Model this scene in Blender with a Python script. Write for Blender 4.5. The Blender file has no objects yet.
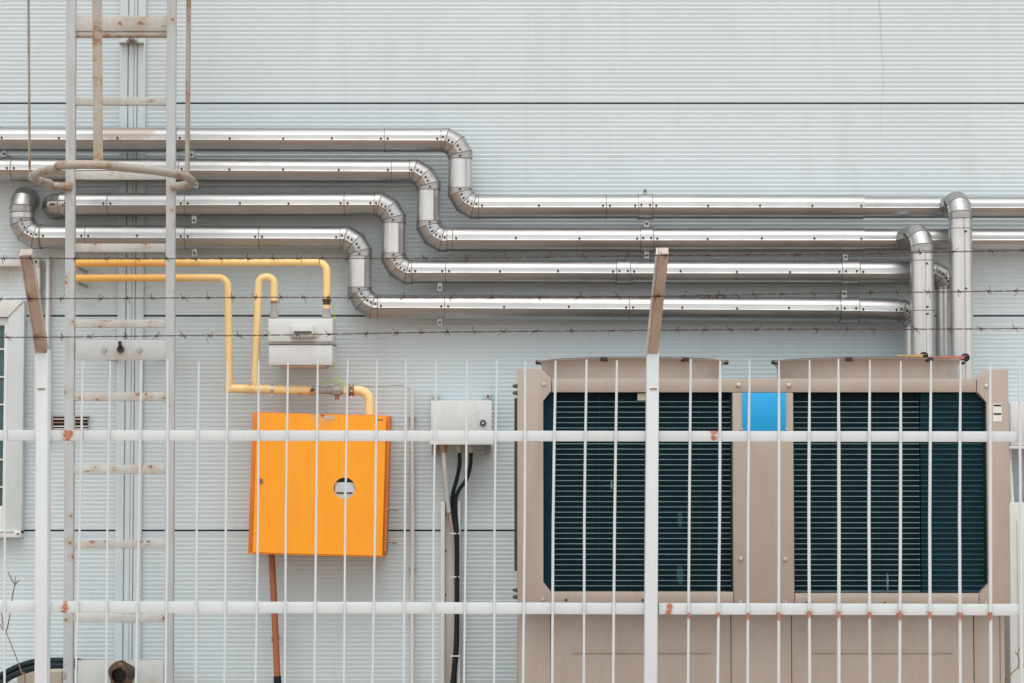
import bpy, bmesh, math, random
from mathutils import Vector, Matrix
random.seed(7)
R = math.radians
scene = bpy.context.scene
COL = scene.collection

# ------------------------------------------------------------------ camera
F = 2133.3                       # focal length in pixels (75 mm on a 36 mm sensor, 1024 px wide)
CAM = Vector((0.0, -10.0, 1.6))
TILT = math.atan((450 - 341.5) / F)
ct, st = math.cos(TILT), math.sin(TILT)

def P(px, py, Y):
    """the point of the plane y = Y seen at that place of the survey photo"""
    u = (px - 512.0) / F
    v = (341.5 - py) / F
    s = (Y - CAM.y) / (ct - v * st)
    return Vector((CAM.x + s * u, Y, CAM.z + s * (st + v * ct)))

def mpp(Y):                      # metres per pixel at depth Y
    return (Y - CAM.y) / F

# ------------------------------------------------------------------ materials
def new_mat(name):
    m = bpy.data.materials.new(name)
    m.use_nodes = True
    nt = m.node_tree
    b = nt.nodes['Principled BSDF']
    return m, nt, b

def N(nt, typ, **kw):
    n = nt.nodes.new(typ)
    for k, v in kw.items():
        setattr(n, k, v)
    return n

def L(nt, a, b):
    nt.links.new(a, b)

def noise(nt, coord, scale, detail=4, rough=0.6, stretch=None):
    if stretch:
        mp = N(nt, 'ShaderNodeMapping')
        mp.inputs['Scale'].default_value = stretch
        L(nt, coord, mp.inputs['Vector'])
        coord = mp.outputs['Vector']
    n = N(nt, 'ShaderNodeTexNoise')
    n.inputs['Scale'].default_value = scale
    n.inputs['Detail'].default_value = detail
    n.inputs['Roughness'].default_value = rough
    L(nt, coord, n.inputs['Vector'])
    return n.outputs['Fac']

def ramp(nt, fac, stops):
    r = N(nt, 'ShaderNodeValToRGB')
    el = r.color_ramp.elements
    while len(el) < len(stops):
        el.new(0.5)
    for e, (p, c) in zip(el, stops):
        e.position = p
        e.color = (c[0], c[1], c[2], 1) if hasattr(c, '__len__') else (c, c, c, 1)
    L(nt, fac, r.inputs['Fac'])
    return r.outputs['Color']

def mix(nt, fac, a, b, blend='MIX'):
    m = N(nt, 'ShaderNodeMix', data_type='RGBA', blend_type=blend)
    if isinstance(fac, (int, float)):
        m.inputs[0].default_value = fac
    else:
        L(nt, fac, m.inputs[0])
    for i, c in ((6, a), (7, b)):
        if isinstance(c, (tuple, list)):
            m.inputs[i].default_value = (c[0], c[1], c[2], 1)
        else:
            L(nt, c, m.inputs[i])
    return m.outputs[2]

def math_n(nt, op, a, b=None, c=None, clamp=False):
    m = N(nt, 'ShaderNodeMath', operation=op)
    m.use_clamp = clamp
    for i, v in enumerate((a, b, c)):
        if v is None:
            continue
        if isinstance(v, (int, float)):
            m.inputs[i].default_value = v
        else:
            L(nt, v, m.inputs[i])
    return m.outputs[0]

def point_mask(nt, coord, pts, nz):
    """1 near any of the points (x, y, z, radius), with a ragged noisy edge"""
    out = None
    for (x, y, z, r) in pts:
        d = N(nt, 'ShaderNodeVectorMath', operation='DISTANCE')
        L(nt, coord, d.inputs[0])
        d.inputs[1].default_value = (x, y, z)
        q = math_n(nt, 'DIVIDE', d.outputs['Value'], r)
        q = math_n(nt, 'MULTIPLY_ADD', nz, 2.6, math_n(nt, 'SUBTRACT', q, 1.3))
        mr = N(nt, 'ShaderNodeMapRange')
        mr.interpolation_type = 'SMOOTHSTEP'
        L(nt, q, mr.inputs['Value'])
        mr.inputs['From Min'].default_value = 0.75
        mr.inputs['From Max'].default_value = 1.1
        mr.inputs['To Min'].default_value = 1.0
        mr.inputs['To Max'].default_value = 0.0
        out = mr.outputs['Result'] if out is None else math_n(nt, 'MAXIMUM', out, mr.outputs['Result'])
    return out

RUST_D, RUST_L = (0.13, 0.055, 0.028), (0.38, 0.19, 0.09)

def paint(name, col, rough=0.45, var=0.10, dirt=0.15, dirtcol=(0.22, 0.19, 0.15), rust=0.0, rust_scale=9, rust_stretch=None,
          spots=None, bump=0.0, metallic=0.0, streak=True, rustcols=(RUST_D, RUST_L),
          halo_amt=0.35, halo_col=(0.42, 0.31, 0.21), core=0.45):
    m, nt, b = new_mat(name)
    co = N(nt, 'ShaderNodeNewGeometry').outputs['Position']
    n1 = noise(nt, co, 2.2, 5)
    lo = tuple(c * (1 - var) for c in col)
    hi = tuple(min(1, c * (1 + var * 0.7)) for c in col)
    base = ramp(nt, n1, [(0.3, lo), (0.7, hi)])
    if dirt:
        n2 = noise(nt, co, 6.0, 6, 0.65, (2.5, 2.5, 0.5) if streak else None)
        f = ramp(nt, n2, [(0.48, 0.0), (0.75, dirt * 1.6)])
        base = mix(nt, f, base, dirtcol)
        n2b = noise(nt, co, 45.0, 3, 0.7)
        f2 = ramp(nt, n2b, [(0.60, 0.0), (0.72, dirt * 1.3)])
        base = mix(nt, f2, base, dirtcol)
    rmask = None
    nf = noise(nt, co, 95.0, 5, 0.75)
    if rust:
        n3 = noise(nt, co, rust_scale, 8, 0.72, rust_stretch)
        rmask = ramp(nt, n3, [(0.66 - rust * 0.2, 0.0), (0.72 - rust * 0.16, 0.9)])
    if spots:
        halo = point_mask(nt, co, [(x, y, z, r * 1.5) for x, y, z, r in spots], nf)
        base = mix(nt, math_n(nt, 'MULTIPLY', halo, halo_amt), base, halo_col)
        pm = point_mask(nt, co, [(x, y, z, r * core) for x, y, z, r in spots], nf)
        pm = math_n(nt, 'MULTIPLY', pm, 0.85)
        rmask = pm if rmask is None else math_n(nt, 'MAXIMUM', rmask, pm)
    if rmask is not None:
        rc = ramp(nt, nf, [(0.38, rustcols[0]), (0.62, rustcols[1])])
        base = mix(nt, rmask, base, rc)
    L(nt, base, b.inputs['Base Color'])
    rr = ramp(nt, noise(nt, co, 14, 4), [(0.3, rough - 0.08), (0.7, rough + 0.1)])
    L(nt, rr, b.inputs['Roughness'])
    b.inputs['Metallic'].default_value = metallic
    if bump:
        bp = N(nt, 'ShaderNodeBump')
        bp.inputs['Strength'].default_value = bump
        bp.inputs['Distance'].default_value = 0.003
        L(nt, noise(nt, co, 90, 4), bp.inputs['Height'])
        L(nt, bp.outputs['Normal'], b.inputs['Normal'])
    return m

def metal(name, col, rough=0.28, wave=0.25, stain=0.0, spots=None, streak=None, met=1.0):
    m, nt, b = new_mat(name)
    co = N(nt, 'ShaderNodeNewGeometry').outputs['Position']
    n1 = noise(nt, co, 5.0, 5)
    base = ramp(nt, n1, [(0.3, tuple(c * 0.86 for c in col)), (0.7, col)])
    if streak:
        ns = noise(nt, co, 1.0, 3, 0.7, streak)
        base = mix(nt, ramp(nt, ns, [(0.40, 0.0), (0.62, 0.55)]), base, tuple(c * 0.66 for c in col))
    if stain:
        n2 = noise(nt, co, 7.0, 7, 0.7)
        base = mix(nt, ramp(nt, n2, [(0.60, 0.0), (0.75, stain)]), base, (0.36, 0.22, 0.11))
    if spots:
        nf = noise(nt, co, 40.0, 5, 0.7)
        pm = math_n(nt, 'MULTIPLY', point_mask(nt, co, spots, nf), 0.36)
        base = mix(nt, pm, base, (0.40, 0.24, 0.13))
        L(nt, math_n(nt, 'SUBTRACT', met, math_n(nt, 'MULTIPLY', pm, met)), b.inputs['Metallic'])
    else:
        b.inputs['Metallic'].default_value = met
    L(nt, base, b.inputs['Base Color'])
    L(nt, ramp(nt, noise(nt, co, 11, 6, 0.7), [(0.3, rough - 0.07), (0.7, rough + 0.10)]), b.inputs['Roughness'])
    bp = N(nt, 'ShaderNodeBump')
    bp.inputs['Strength'].default_value = wave
    bp.inputs['Distance'].default_value = 0.02
    L(nt, noise(nt, co, 3.5, 2, 0.4), bp.inputs['Height'])
    bp2 = N(nt, 'ShaderNodeBump')
    bp2.inputs['Strength'].default_value = 0.06
    bp2.inputs['Distance'].default_value = 0.002
    L(nt, noise(nt, co, 70, 4), bp2.inputs['Height'])
    L(nt, bp.outputs['Normal'], bp2.inputs['Normal'])
    L(nt, bp2.outputs['Normal'], b.inputs['Normal'])
    return m

def plain(name, col, rough=0.5, metallic=0.0, var=0.15, scale=30):
    m, nt, b = new_mat(name)
    co = N(nt, 'ShaderNodeNewGeometry').outputs['Position']
    base = ramp(nt, noise(nt, co, scale, 5), [(0.3, tuple(c * (1 - var) for c in col)), (0.7, tuple(min(1, c * (1 + var)) for c in col))])
    L(nt, base, b.inputs['Base Color'])
    b.inputs['Roughness'].default_value = rough
    b.inputs['Metallic'].default_value = metallic
    return m

def sp(px, py, Y, r_px):
    p = P(px, py, Y)
    return (p.x, p.y, p.z, r_px * mpp(Y))

FY = -1.9          # fence plane
LY = -0.52         # ladder plane
AY = -1.40         # front of the cooling unit

# wall: pale grey blue coated sheet with rain marks and a rust run below the white tray
def wall_material():
    m, nt, b = new_mat('coated_sheet')
    co = N(nt, 'ShaderNodeNewGeometry').outputs['Position']
    n1 = noise(nt, co, 0.9, 5)
    base = ramp(nt, n1, [(0.3, (0.535, 0.613, 0.643)), (0.7, (0.585, 0.664, 0.692))])
    n2 = noise(nt, co, 3.0, 6, 0.65, (3.0, 1.0, 0.25))
    base = mix(nt, ramp(nt, n2, [(0.52, 0.0), (0.8, 0.22)]), base, (0.36, 0.37, 0.36))
    sx = N(nt, 'ShaderNodeSeparateXYZ')
    L(nt, co, sx.inputs[0])
    q0, q1 = P(7.5, 266, 0), P(7.5, 303, 0)
    nf = noise(nt, co, 45.0, 4, 0.6, (1.0, 0.0, 0.03))
    xr = math_n(nt, 'ABSOLUTE', math_n(nt, 'SUBTRACT', sx.outputs[0], q0.x))
    m1 = N(nt, 'ShaderNodeMapRange'); L(nt, xr, m1.inputs['Value'])
    m1.inputs['From Min'].default_value = 0.015; m1.inputs['From Max'].default_value = 0.055
    m1.inputs['To Min'].default_value = 1.0; m1.inputs['To Max'].default_value = 0.0
    m2 = N(nt, 'ShaderNodeMapRange'); L(nt, sx.outputs[2], m2.inputs['Value'])
    m2.inputs['From Min'].default_value = q1.z; m2.inputs['From Max'].default_value = q0.z
    m2.inputs['To Max'].default_value = 0.75
    run_ = math_n(nt, 'MULTIPLY', math_n(nt, 'MULTIPLY', m1.outputs[0], m2.outputs[0]), ramp(nt, nf, [(0.35, 0.1), (0.65, 1.0)]))
    below = math_n(nt, 'LESS_THAN', sx.outputs[2], P(7.5, 262, 0).z)
    base = mix(nt, math_n(nt, 'MULTIPLY', run_, below), base, (0.45, 0.29, 0.16))
    # a thin dark run mark down the sheets right of the middle
    wob = math_n(nt, 'MULTIPLY_ADD', noise(nt, co, 2.5, 2, 0.5, (0, 0, 1)), 0.08, -0.04)
    x0 = P(881, 90, 0).x
    d = math_n(nt, 'ABSOLUTE', math_n(nt, 'SUBTRACT', math_n(nt, 'SUBTRACT', sx.outputs[0], x0), wob))
    mr = N(nt, 'ShaderNodeMapRange')
    L(nt, d, mr.inputs['Value'])
    mr.inputs['From Min'].default_value = 0.002
    mr.inputs['From Max'].default_value = 0.006
    mr.inputs['To Min'].default_value = 0.32
    mr.inputs['To Max'].default_value = 0.0
    zr = N(nt, 'ShaderNodeMapRange')
    L(nt, sx.outputs[2], zr.inputs['Value'])
    zr.inputs['From Min'].default_value = P(881, 170, 0).z
    zr.inputs['From Max'].default_value = P(881, 20, 0).z
    base = mix(nt, math_n(nt, 'MULTIPLY', mr.outputs[0], zr.outputs[0], clamp=True), base, (0.2, 0.22, 0.23))
    L(nt, base, b.inputs['Base Color'])
    b.inputs['Roughness'].default_value = 0.5
    b.inputs['Metallic'].default_value = 0.0
    bp = N(nt, 'ShaderNodeBump')
    bp.inputs['Strength'].default_value = 0.12
    bp.inputs['Distance'].default_value = 0.02
    L(nt, noise(nt, co, 1.6, 3), bp.inputs['Height'])
    L(nt, bp.outputs['Normal'], b.inputs['Normal'])
    return m

M = {}
M['wall'] = wall_material()
M['trim'] = paint('trim_paint', (0.575, 0.65, 0.675), 0.4, 0.06, 0.08)
M['dark'] = plain('joint_dark', (0.05, 0.07, 0.075), 0.8)
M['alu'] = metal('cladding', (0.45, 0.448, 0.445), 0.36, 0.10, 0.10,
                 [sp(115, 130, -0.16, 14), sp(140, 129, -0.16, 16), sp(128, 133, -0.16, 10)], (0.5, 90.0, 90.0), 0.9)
M['alu_up'] = metal('cladding_upright', (0.72, 0.72, 0.715), 0.32, 0.14, 0.06, None, (90.0, 90.0, 0.6), 0.88)  # lighter copy of the cladding: brightness of upright pipes put into the colour
M['bead'] = plain('joint_bead', (0.22, 0.20, 0.18), 0.55, 0.6)
M['rivet'] = plain('rivet_rust', (0.10, 0.05, 0.028), 0.7, 0.2)
M['zinc'] = metal('galvanised', (0.52, 0.52, 0.51), 0.42, 0.1, 0.25)
FENCE_SPOTS = [sp(68, 434, FY, 5.5), sp(67, 441, FY, 4.0), sp(65, 600, FY, 3.4), sp(65, 607, FY, 3.6), sp(64, 612, FY, 2.6),
               sp(669.5, 606, FY, 3.8), sp(669, 612, FY, 3.4), sp(714, 431, FY, 4), sp(714, 438, FY, 3), sp(42, 388, FY, 3.0),
               sp(654, 387, FY, 3.5), sp(76, 556, FY, 2.2)]
for bx in (688.8, 718.2, 748.4, 778.8, 809.7, 838.5, 869.9, 900, 930.5, 960.4, 990.5):
    FENCE_SPOTS.append(sp(bx, 616.0 + random.uniform(-1, 1.5), FY - 0.012, random.uniform(3.8, 5.0) if bx > 740 else 3.0))
M['fence'] = paint('fence_white', (0.605, 0.66, 0.685), 0.4, 0.04, 0.10, (0.42, 0.42, 0.40), spots=FENCE_SPOTS,
                   rustcols=((0.30, 0.06, 0.015), (0.52, 0.145, 0.035)), core=0.95, halo_amt=0.3)
M['arm'] = paint('arm_grime', (0.46, 0.40, 0.35), 0.75, 0.25, 0.3, (0.2, 0.14, 0.10), rust=0.25, bump=0.4, rustcols=((0.10, 0.05, 0.03), (0.30, 0.19, 0.12)))
M['arm_pale'] = paint('arm_worn_paint', (0.52, 0.49, 0.45), 0.6, 0.2, 0.4, (0.28, 0.2, 0.14), rust=0.2)
M['wire'] = plain('wire_rust', (0.085, 0.05, 0.038), 0.75, 0.3, 0.4)
LS = [sp(64, 392, LY, 5), sp(80, 398, LY, 5), sp(97, 400, LY, 5), sp(164, 398, LY, 4), sp(100, 327, LY, 6), sp(73, 322, LY, 3), sp(70, 543, LY, 5),
      sp(73, 557, LY, 4), sp(71, 516, LY, 3), sp(66, 283, LY, 3.5), sp(66, 277, LY, 3), sp(66, 186, LY, 6), sp(173, 187, LY, 5), sp(173, 20, LY, 4),
      sp(95, 467, LY, 4), sp(113, 467, LY, 4), sp(140, 467, LY, 7), sp(150, 467, LY, 6), sp(92, 541, LY, 8), sp(105, 541, LY, 6), sp(140, 541, LY, 7), sp(148, 541, LY, 5),
      sp(138, 394, LY, 7), sp(146, 394, LY, 5), sp(163, 619, LY, 5), sp(66, 620, LY, 4), sp(75, 613, LY, 3), sp(120, 23, LY, 6), sp(140, 23, LY, 6), sp(95, 244, LY, 5),
      sp(145, 244, LY, 5), sp(172, 210, LY, 3), sp(176, 224, LY, 4)]
M['ladder'] = paint('ladder_paint', (0.47, 0.51, 0.525), 0.5, 0.09, 0.3, (0.34, 0.29, 0.23), rust=0.2, rust_scale=15, spots=LS)
M['rung'] = paint('rung_paint', (0.49, 0.50, 0.485), 0.55, 0.12, 0.35, (0.36, 0.28, 0.20), rust=0.42, rust_scale=15, rust_stretch=(0.8, 1.0, 3.5), spots=LS)
HS = [sp(97, 165, -1.25, 8), sp(93, 150, -1.26, 4), sp(100, 158, -1.26, 5), sp(94, 118, -1.26, 4), sp(146, 168, -1.2, 6), sp(40, 174, -0.9, 4), sp(165, 172, -1.0, 4), sp(188, 176, -0.82, 5),
      sp(29, 163, -0.82, 9)]
M['cage'] = paint('cage_paint', (0.37, 0.345, 0.30), 0.6, 0.12, 0.4, (0.26, 0.18, 0.11), rust=0.62, rust_scale=10, spots=HS)
BS = [sp(120, 354, LY - 0.02, 6), sp(131, 360, LY - 0.02, 6), sp(136, 359, LY - 0.02, 6), sp(112, 661, LY - 0.02, 7), sp(130, 662, LY - 0.02, 6), sp(150, 668, LY - 0.02, 3), sp(146, 672, LY - 0.02, 3), sp(150, 681, LY - 0.02, 5)]
M['bracket'] = paint('bracket_paint', (0.47, 0.50, 0.50), 0.5, 0.06, 0.2, (0.34, 0.27, 0.2), spots=BS)
M['rust'] = paint('heavy_rust', (0.075, 0.04, 0.028), 0.85, 0.4, 0.5, (0.05, 0.03, 0.03), rust=0.6, rust_scale=30, bump=0.8)
M['black'] = plain('black_rubber', (0.007, 0.018, 0.022), 0.45)
M['black'].node_tree.nodes['Principled BSDF'].inputs['Specular IOR Level'].default_value = 0.25
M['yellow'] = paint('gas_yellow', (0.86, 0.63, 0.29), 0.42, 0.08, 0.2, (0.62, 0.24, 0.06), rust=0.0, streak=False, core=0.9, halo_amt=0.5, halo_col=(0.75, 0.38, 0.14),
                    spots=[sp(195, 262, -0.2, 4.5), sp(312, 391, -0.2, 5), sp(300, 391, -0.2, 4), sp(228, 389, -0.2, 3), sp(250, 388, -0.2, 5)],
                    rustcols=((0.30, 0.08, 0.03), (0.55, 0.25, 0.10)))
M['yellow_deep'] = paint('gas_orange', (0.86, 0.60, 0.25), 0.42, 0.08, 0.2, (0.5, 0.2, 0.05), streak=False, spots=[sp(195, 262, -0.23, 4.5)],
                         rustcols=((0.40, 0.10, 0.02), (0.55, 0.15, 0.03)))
def vignette_tint(m, deep):  # vignetting mixed into the pipe colour: deeper at the left, paler rightwards
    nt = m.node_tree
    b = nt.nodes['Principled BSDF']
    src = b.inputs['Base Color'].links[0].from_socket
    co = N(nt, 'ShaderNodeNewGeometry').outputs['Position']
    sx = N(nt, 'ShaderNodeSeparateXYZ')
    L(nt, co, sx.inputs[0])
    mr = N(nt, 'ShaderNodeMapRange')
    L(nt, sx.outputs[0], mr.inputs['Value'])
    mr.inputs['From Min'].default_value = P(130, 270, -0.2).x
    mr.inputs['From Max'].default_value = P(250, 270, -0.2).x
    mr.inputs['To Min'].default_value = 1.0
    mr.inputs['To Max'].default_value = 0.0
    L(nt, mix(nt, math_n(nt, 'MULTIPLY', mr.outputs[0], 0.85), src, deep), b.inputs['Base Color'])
vignette_tint(M['yellow'], (0.80, 0.42, 0.08))
vignette_tint(M['yellow_deep'], (0.80, 0.40, 0.07))
M['fitting'] = paint('fitting_zinc', (0.36, 0.34, 0.32), 0.5, 0.2, 0.4, (0.25, 0.13, 0.08), rust=0.25, rust_scale=30)
M['brownfit'] = paint('fitting_brown', (0.30, 0.14, 0.07), 0.6, 0.3, 0.4, rust=0.3)
def orange_mat():
    m = paint('cabinet_orange', (0.93, 0.35, 0.010), 0.5, 0.05, 0.10, (0.60, 0.13, 0.01),
              spots=[sp(323, 414.5, -0.26, 8), sp(316, 414, -0.26, 5)], rustcols=((0.05, 0.02, 0.012), (0.20, 0.06, 0.02)))
    return m
M['orange'] = orange_mat()
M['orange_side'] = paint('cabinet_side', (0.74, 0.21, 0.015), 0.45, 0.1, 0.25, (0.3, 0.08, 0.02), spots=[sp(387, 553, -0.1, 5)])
M['chip'] = plain('bare_primer', (0.55, 0.42, 0.33), 0.6)
M['meter'] = paint('meter_grey', (0.60, 0.62, 0.62), 0.42, 0.03, 0.05)
M['dial'] = plain('dial_face', (0.55, 0.62, 0.63), 0.3)
M['teal'] = plain('shade_teal', (0.02, 0.045, 0.05), 0.6)
M['conduit_rust'] = paint('red_brown_pipe', (0.36, 0.115, 0.045), 0.55, 0.15, 0.3, (0.16, 0.06, 0.03))
M['pvc'] = paint('white_pvc', (0.66, 0.655, 0.63), 0.45, 0.04, 0.12, (0.45, 0.40, 0.34))
M['ebox'] = paint('grey_enclosure', (0.62, 0.64, 0.635), 0.5, 0.04, 0.25, (0.42, 0.40, 0.37), bump=0.1)
M['brass'] = plain('gland_brass', (0.42, 0.27, 0.16), 0.45, 0.3)
M['pinkcable'] = paint('sunbleached_cable', (0.55, 0.37, 0.29), 0.6, 0.1, 0.2)
M['taupe'] = paint('taupe_panel', (0.395, 0.336, 0.287), 0.36, 0.05, 0.22, (0.30, 0.23, 0.185))
M['taupe_dark'] = plain('taupe_edge', (0.07, 0.055, 0.05), 0.6)
M['coil'] = plain('coil_core', (0.0012, 0.015, 0.024), 0.55, 0.0, 0.3, 60)
M['coil_teal'] = plain('coil_teal', (0.0016, 0.026, 0.038), 0.5, 0.0, 0.3, 60)
for k in ('coil', 'coil_teal'):
    M[k].node_tree.nodes['Principled BSDF'].inputs['Specular IOR Level'].default_value = 0.12
M['guard'] = plain('guard_wire', (0.145, 0.245, 0.27), 0.5, 0.0, 0.25, 12)
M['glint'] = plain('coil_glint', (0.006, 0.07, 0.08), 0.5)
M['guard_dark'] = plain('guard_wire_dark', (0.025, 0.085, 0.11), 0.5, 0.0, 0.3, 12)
M['screw'] = plain('screw_head', (0.62, 0.58, 0.53), 0.35, 0.6)
M['blue'] = plain('blue_plate', (0.004, 0.33, 0.68), 0.5, 0.0, 0.03, 4)
M['sticker'] = plain('sticker_white', (0.68, 0.69, 0.66), 0.45, 0.0, 0.04)
M['ink'] = plain('ink_black', (0.02, 0.02, 0.02), 0.5)
M['beige'] = plain('beige_tag', (0.50, 0.45, 0.36), 0.5, 0.0, 0.05)
M['valve_yellow'] = plain('valve_yellow', (0.58, 0.37, 0.12), 0.4)
M['valve_red'] = plain('valve_red', (0.48, 0.15, 0.12), 0.4)
M['winframe'] = paint('window_paint', (0.55, 0.60, 0.60), 0.4, 0.05, 0.06)
M['winwhite'] = paint('window_white', (0.70, 0.71, 0.70), 0.4, 0.04, 0.08)
M['green'] = plain('earth_wire', (0.33, 0.52, 0.10), 0.45)
M['copperw'] = plain('thin_wire', (0.30, 0.26, 0.21), 0.6)
M['twig'] = plain('dry_twig', (0.22, 0.14, 0.10), 0.8, 0.0, 0.3)
def glass_mat():
    m, nt, b = new_mat('window_glass')
    b.inputs['Base Color'].default_value = (0.05, 0.10, 0.105, 1)
    b.inputs['Roughness'].default_value = 0.06
    b.inputs['Metallic'].default_value = 0.0
    b.inputs['IOR'].default_value = 1.5
    return m
M['glass'] = glass_mat()
def ground_mat():
    m, nt, b = new_mat('packed_earth')
    co = N(nt, 'ShaderNodeNewGeometry').outputs['Position']
    base = ramp(nt, noise(nt, co, 0.6, 8, 0.65), [(0.3, (0.28, 0.16, 0.095)), (0.7, (0.38, 0.235, 0.15))])
    base = mix(nt, ramp(nt, noise(nt, co, 22, 5), [(0.5, 0.0), (0.7, 0.6)]), base, (0.30, 0.225, 0.17))
    L(nt, base, b.inputs['Base Color'])
    b.inputs['Roughness'].default_value = 0.9
    bp = N(nt, 'ShaderNodeBump')
    bp.inputs['Strength'].default_value = 0.5
    L(nt, noise(nt, co, 35, 6), bp.inputs['Height'])
    L(nt, bp.outputs['Normal'], b.inputs['Normal'])
    return m
M['ground'] = ground_mat()
M['concrete'] = paint('bounce_concrete', (0.48, 0.43, 0.385), 0.85, 0.15, 0.4, streak=False, bump=0.4)

# ------------------------------------------------------------------ mesh helpers
class MB:
    def __init__(self):
        self.bm = bmesh.new()

    def box(self, x0, x1, y0, y1, z0, z1, bev=0.0, mi=0, rot=None):
        vs = [self.bm.verts.new((x, y, z)) for x in (x0, x1) for y in (y0, y1) for z in (z0, z1)]
        q = [(0, 1, 3, 2), (4, 6, 7, 5), (0, 4, 5, 1), (2, 3, 7, 6), (0, 2, 6, 4), (1, 5, 7, 3)]
        fs = [self.bm.faces.new([vs[i] for i in f]) for f in q]
        for f in fs:
            f.material_index = mi
        if rot is not None:
            bmesh.ops.transform(self.bm, matrix=rot, verts=vs)
        if bev:
            es = list({e for f in fs for e in f.edges})
            r = bmesh.ops.bevel(self.bm, geom=es, offset=bev, segments=2, profile=0.5, affect='EDGES')
            for f in r['faces']:
                f.material_index = mi
        return self

    def pbox(self, px0, py0, px1, py1, Y, depth, bev=0.0, mi=0):
        """box whose FRONT face (towards the camera, at y = Y) spans those photo coordinates"""
        pm, qm = (px0 + px1) / 2, (py0 + py1) / 2
        x0, x1 = P(px0, qm, Y).x, P(px1, qm, Y).x
        z1, z0 = P(pm, py0, Y).z, P(pm, py1, Y).z
        return self.box(x0, x1, Y, Y + depth, z0, z1, bev, mi)

    def prism(self, poly, y0, y1, mi=0, bev=0.0):
        """closed (x, z) outline, counter clockwise seen from the camera, extruded from y0 (front) to y1"""
        a = [self.bm.verts.new((x, y0, z)) for x, z in poly]
        b = [self.bm.verts.new((x, y1, z)) for x, z in poly]
        fs = [self.bm.faces.new(a), self.bm.faces.new(b[::-1])]
        n = len(poly)
        for i in range(n):
            j = (i + 1) % n
            fs.append(self.bm.faces.new((a[j], a[i], b[i], b[j])))
        for f in fs:
            f.material_index = mi
        if bev:
            es = [e for e in fs[0].edges]
            bmesh.ops.bevel(self.bm, geom=es, offset=bev, segments=2, profile=0.5, affect='EDGES')
        return self

    def rings(self, rings, mi=None, caps=True, close=True):
        """skin a list of vertex rings; mi may give a material per gap"""
        vr = [[self.bm.verts.new(p) for p in r] for r in rings]
        n = len(vr[0])
        for k in range(len(vr) - 1):
            for i in range(n if close else n - 1):
                j = (i + 1) % n
                f = self.bm.faces.new((vr[k][i], vr[k][j], vr[k + 1][j], vr[k + 1][i]))
                f.material_index = mi[k] if mi else 0
        if caps and close:
            for r, s in ((vr[0], -1), (vr[-1], 1)):
                f = self.bm.faces.new(r[::-1] if s < 0 else r)
                f.material_index = (mi[0] if s < 0 else mi[-1]) if mi else 0
        return self

    def tube(self, pts, r, seg=10, mi=0, caps=True, radii=None):
        """smooth round tube along points (parallel transport frame)"""
        pts = [Vector(p) for p in pts]
        n = len(pts)
        tang = []
        for i in range(n):
            a = pts[max(i - 1, 0)]
            b = pts[min(i + 1, n - 1)]
            tang.append((b - a).normalized())
        t0 = tang[0]
        up = Vector((0, 0, 1)) if abs(t0.z) < 0.9 else Vector((0, -1, 0))
        u = t0.cross(up).normalized()
        out = []
        for i in range(n):
            t = tang[i]
            u = (u - t * u.dot(t)).normalized()
            v = t.cross(u)
            rr = radii[i] if radii else r
            out.append([pts[i] + (u * math.cos(2 * math.pi * k / seg) + v * math.sin(2 * math.pi * k / seg)) * rr for k in range(seg)])
        return self.rings(out, [mi] * (n - 1), caps)

    def cyl(self, c, axis, r, h, seg=16, mi=0, r2=None):
        """cylinder from c along axis for h"""
        c = Vector(c)
        t = Vector(axis).normalized()
        up = Vector((0, 0, 1)) if abs(t.z) < 0.9 else Vector((1, 0, 0))
        u = t.cross(up).normalized()
        v = t.cross(u)
        r2 = r if r2 is None else r2
        ring = lambda q, rad: [q + (u * math.cos(2 * math.pi * k / seg) + v * math.sin(2 * math.pi * k / seg)) * rad for k in range(seg)]
        return self.rings([ring(c, r), ring(c + t * h, r2)], [mi])

    def dome(self, c, axis, r, h, seg=8, mi=0):
        c = Vector(c)
        t = Vector(axis).normalized()
        up = Vector((0, 0, 1)) if abs(t.z) < 0.9 else Vector((1, 0, 0))
        u = t.cross(up).normalized()
        v = t.cross(u)
        ring = lambda q, rad: [q + (u * math.cos(2 * math.pi * k / seg) + v * math.sin(2 * math.pi * k / seg)) * rad for k in range(seg)]
        return self.rings([ring(c - t * 0.002, r), ring(c + t * h * 0.55, r * 0.85), ring(c + t * h, r * 0.4)], [mi, mi])

    def lathe(self, c, prof, seg=48, mi=0, caps=False):
        c = Vector(c)
        return self.rings([[c + Vector((r * math.cos(2 * math.pi * k / seg), r * math.sin(2 * math.pi * k / seg), z)) for k in range(seg)] for r, z in prof],
                          [mi] * (len(prof) - 1), caps)

    def build(self, name, mats, parent=None, smooth=35, recalc=True):
        if recalc:
            bmesh.ops.recalc_face_normals(self.bm, faces=self.bm.faces)
        me = bpy.data.meshes.new(name)
        self.bm.to_mesh(me)
        self.bm.free()
        for m in (mats if isinstance(mats, (list, tuple)) else [mats]):
            me.materials.append(m)
        if smooth:
            me.polygons.foreach_set('use_smooth', [True] * len(me.polygons))
            me.set_sharp_from_angle(angle=R(smooth))
        me.update()
        o = bpy.data.objects.new(name, me)
        COL.objects.link(o)
        if parent is not None:
            attach(o, parent)
        return o

WORLD = {}
def attach(o, parent):
    """the mesh is modelled in world coordinates: shift it into its parent's frame"""
    base = WORLD.get(parent.name, Vector((0, 0, 0)))
    if o.type == 'MESH':
        o.data.transform(Matrix.Translation(-base))
    o.parent = parent
    WORLD[o.name] = base.copy()

def thing(name, label, cat, loc, group=None):
    o = bpy.data.objects.new(name, None)
    o.empty_display_size = 0.2
    COL.objects.link(o)
    o.location = loc
    WORLD[o.name] = Vector(loc)
    o['label'] = label
    o['category'] = cat
    if group:
        o['group'] = group
    return o

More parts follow.
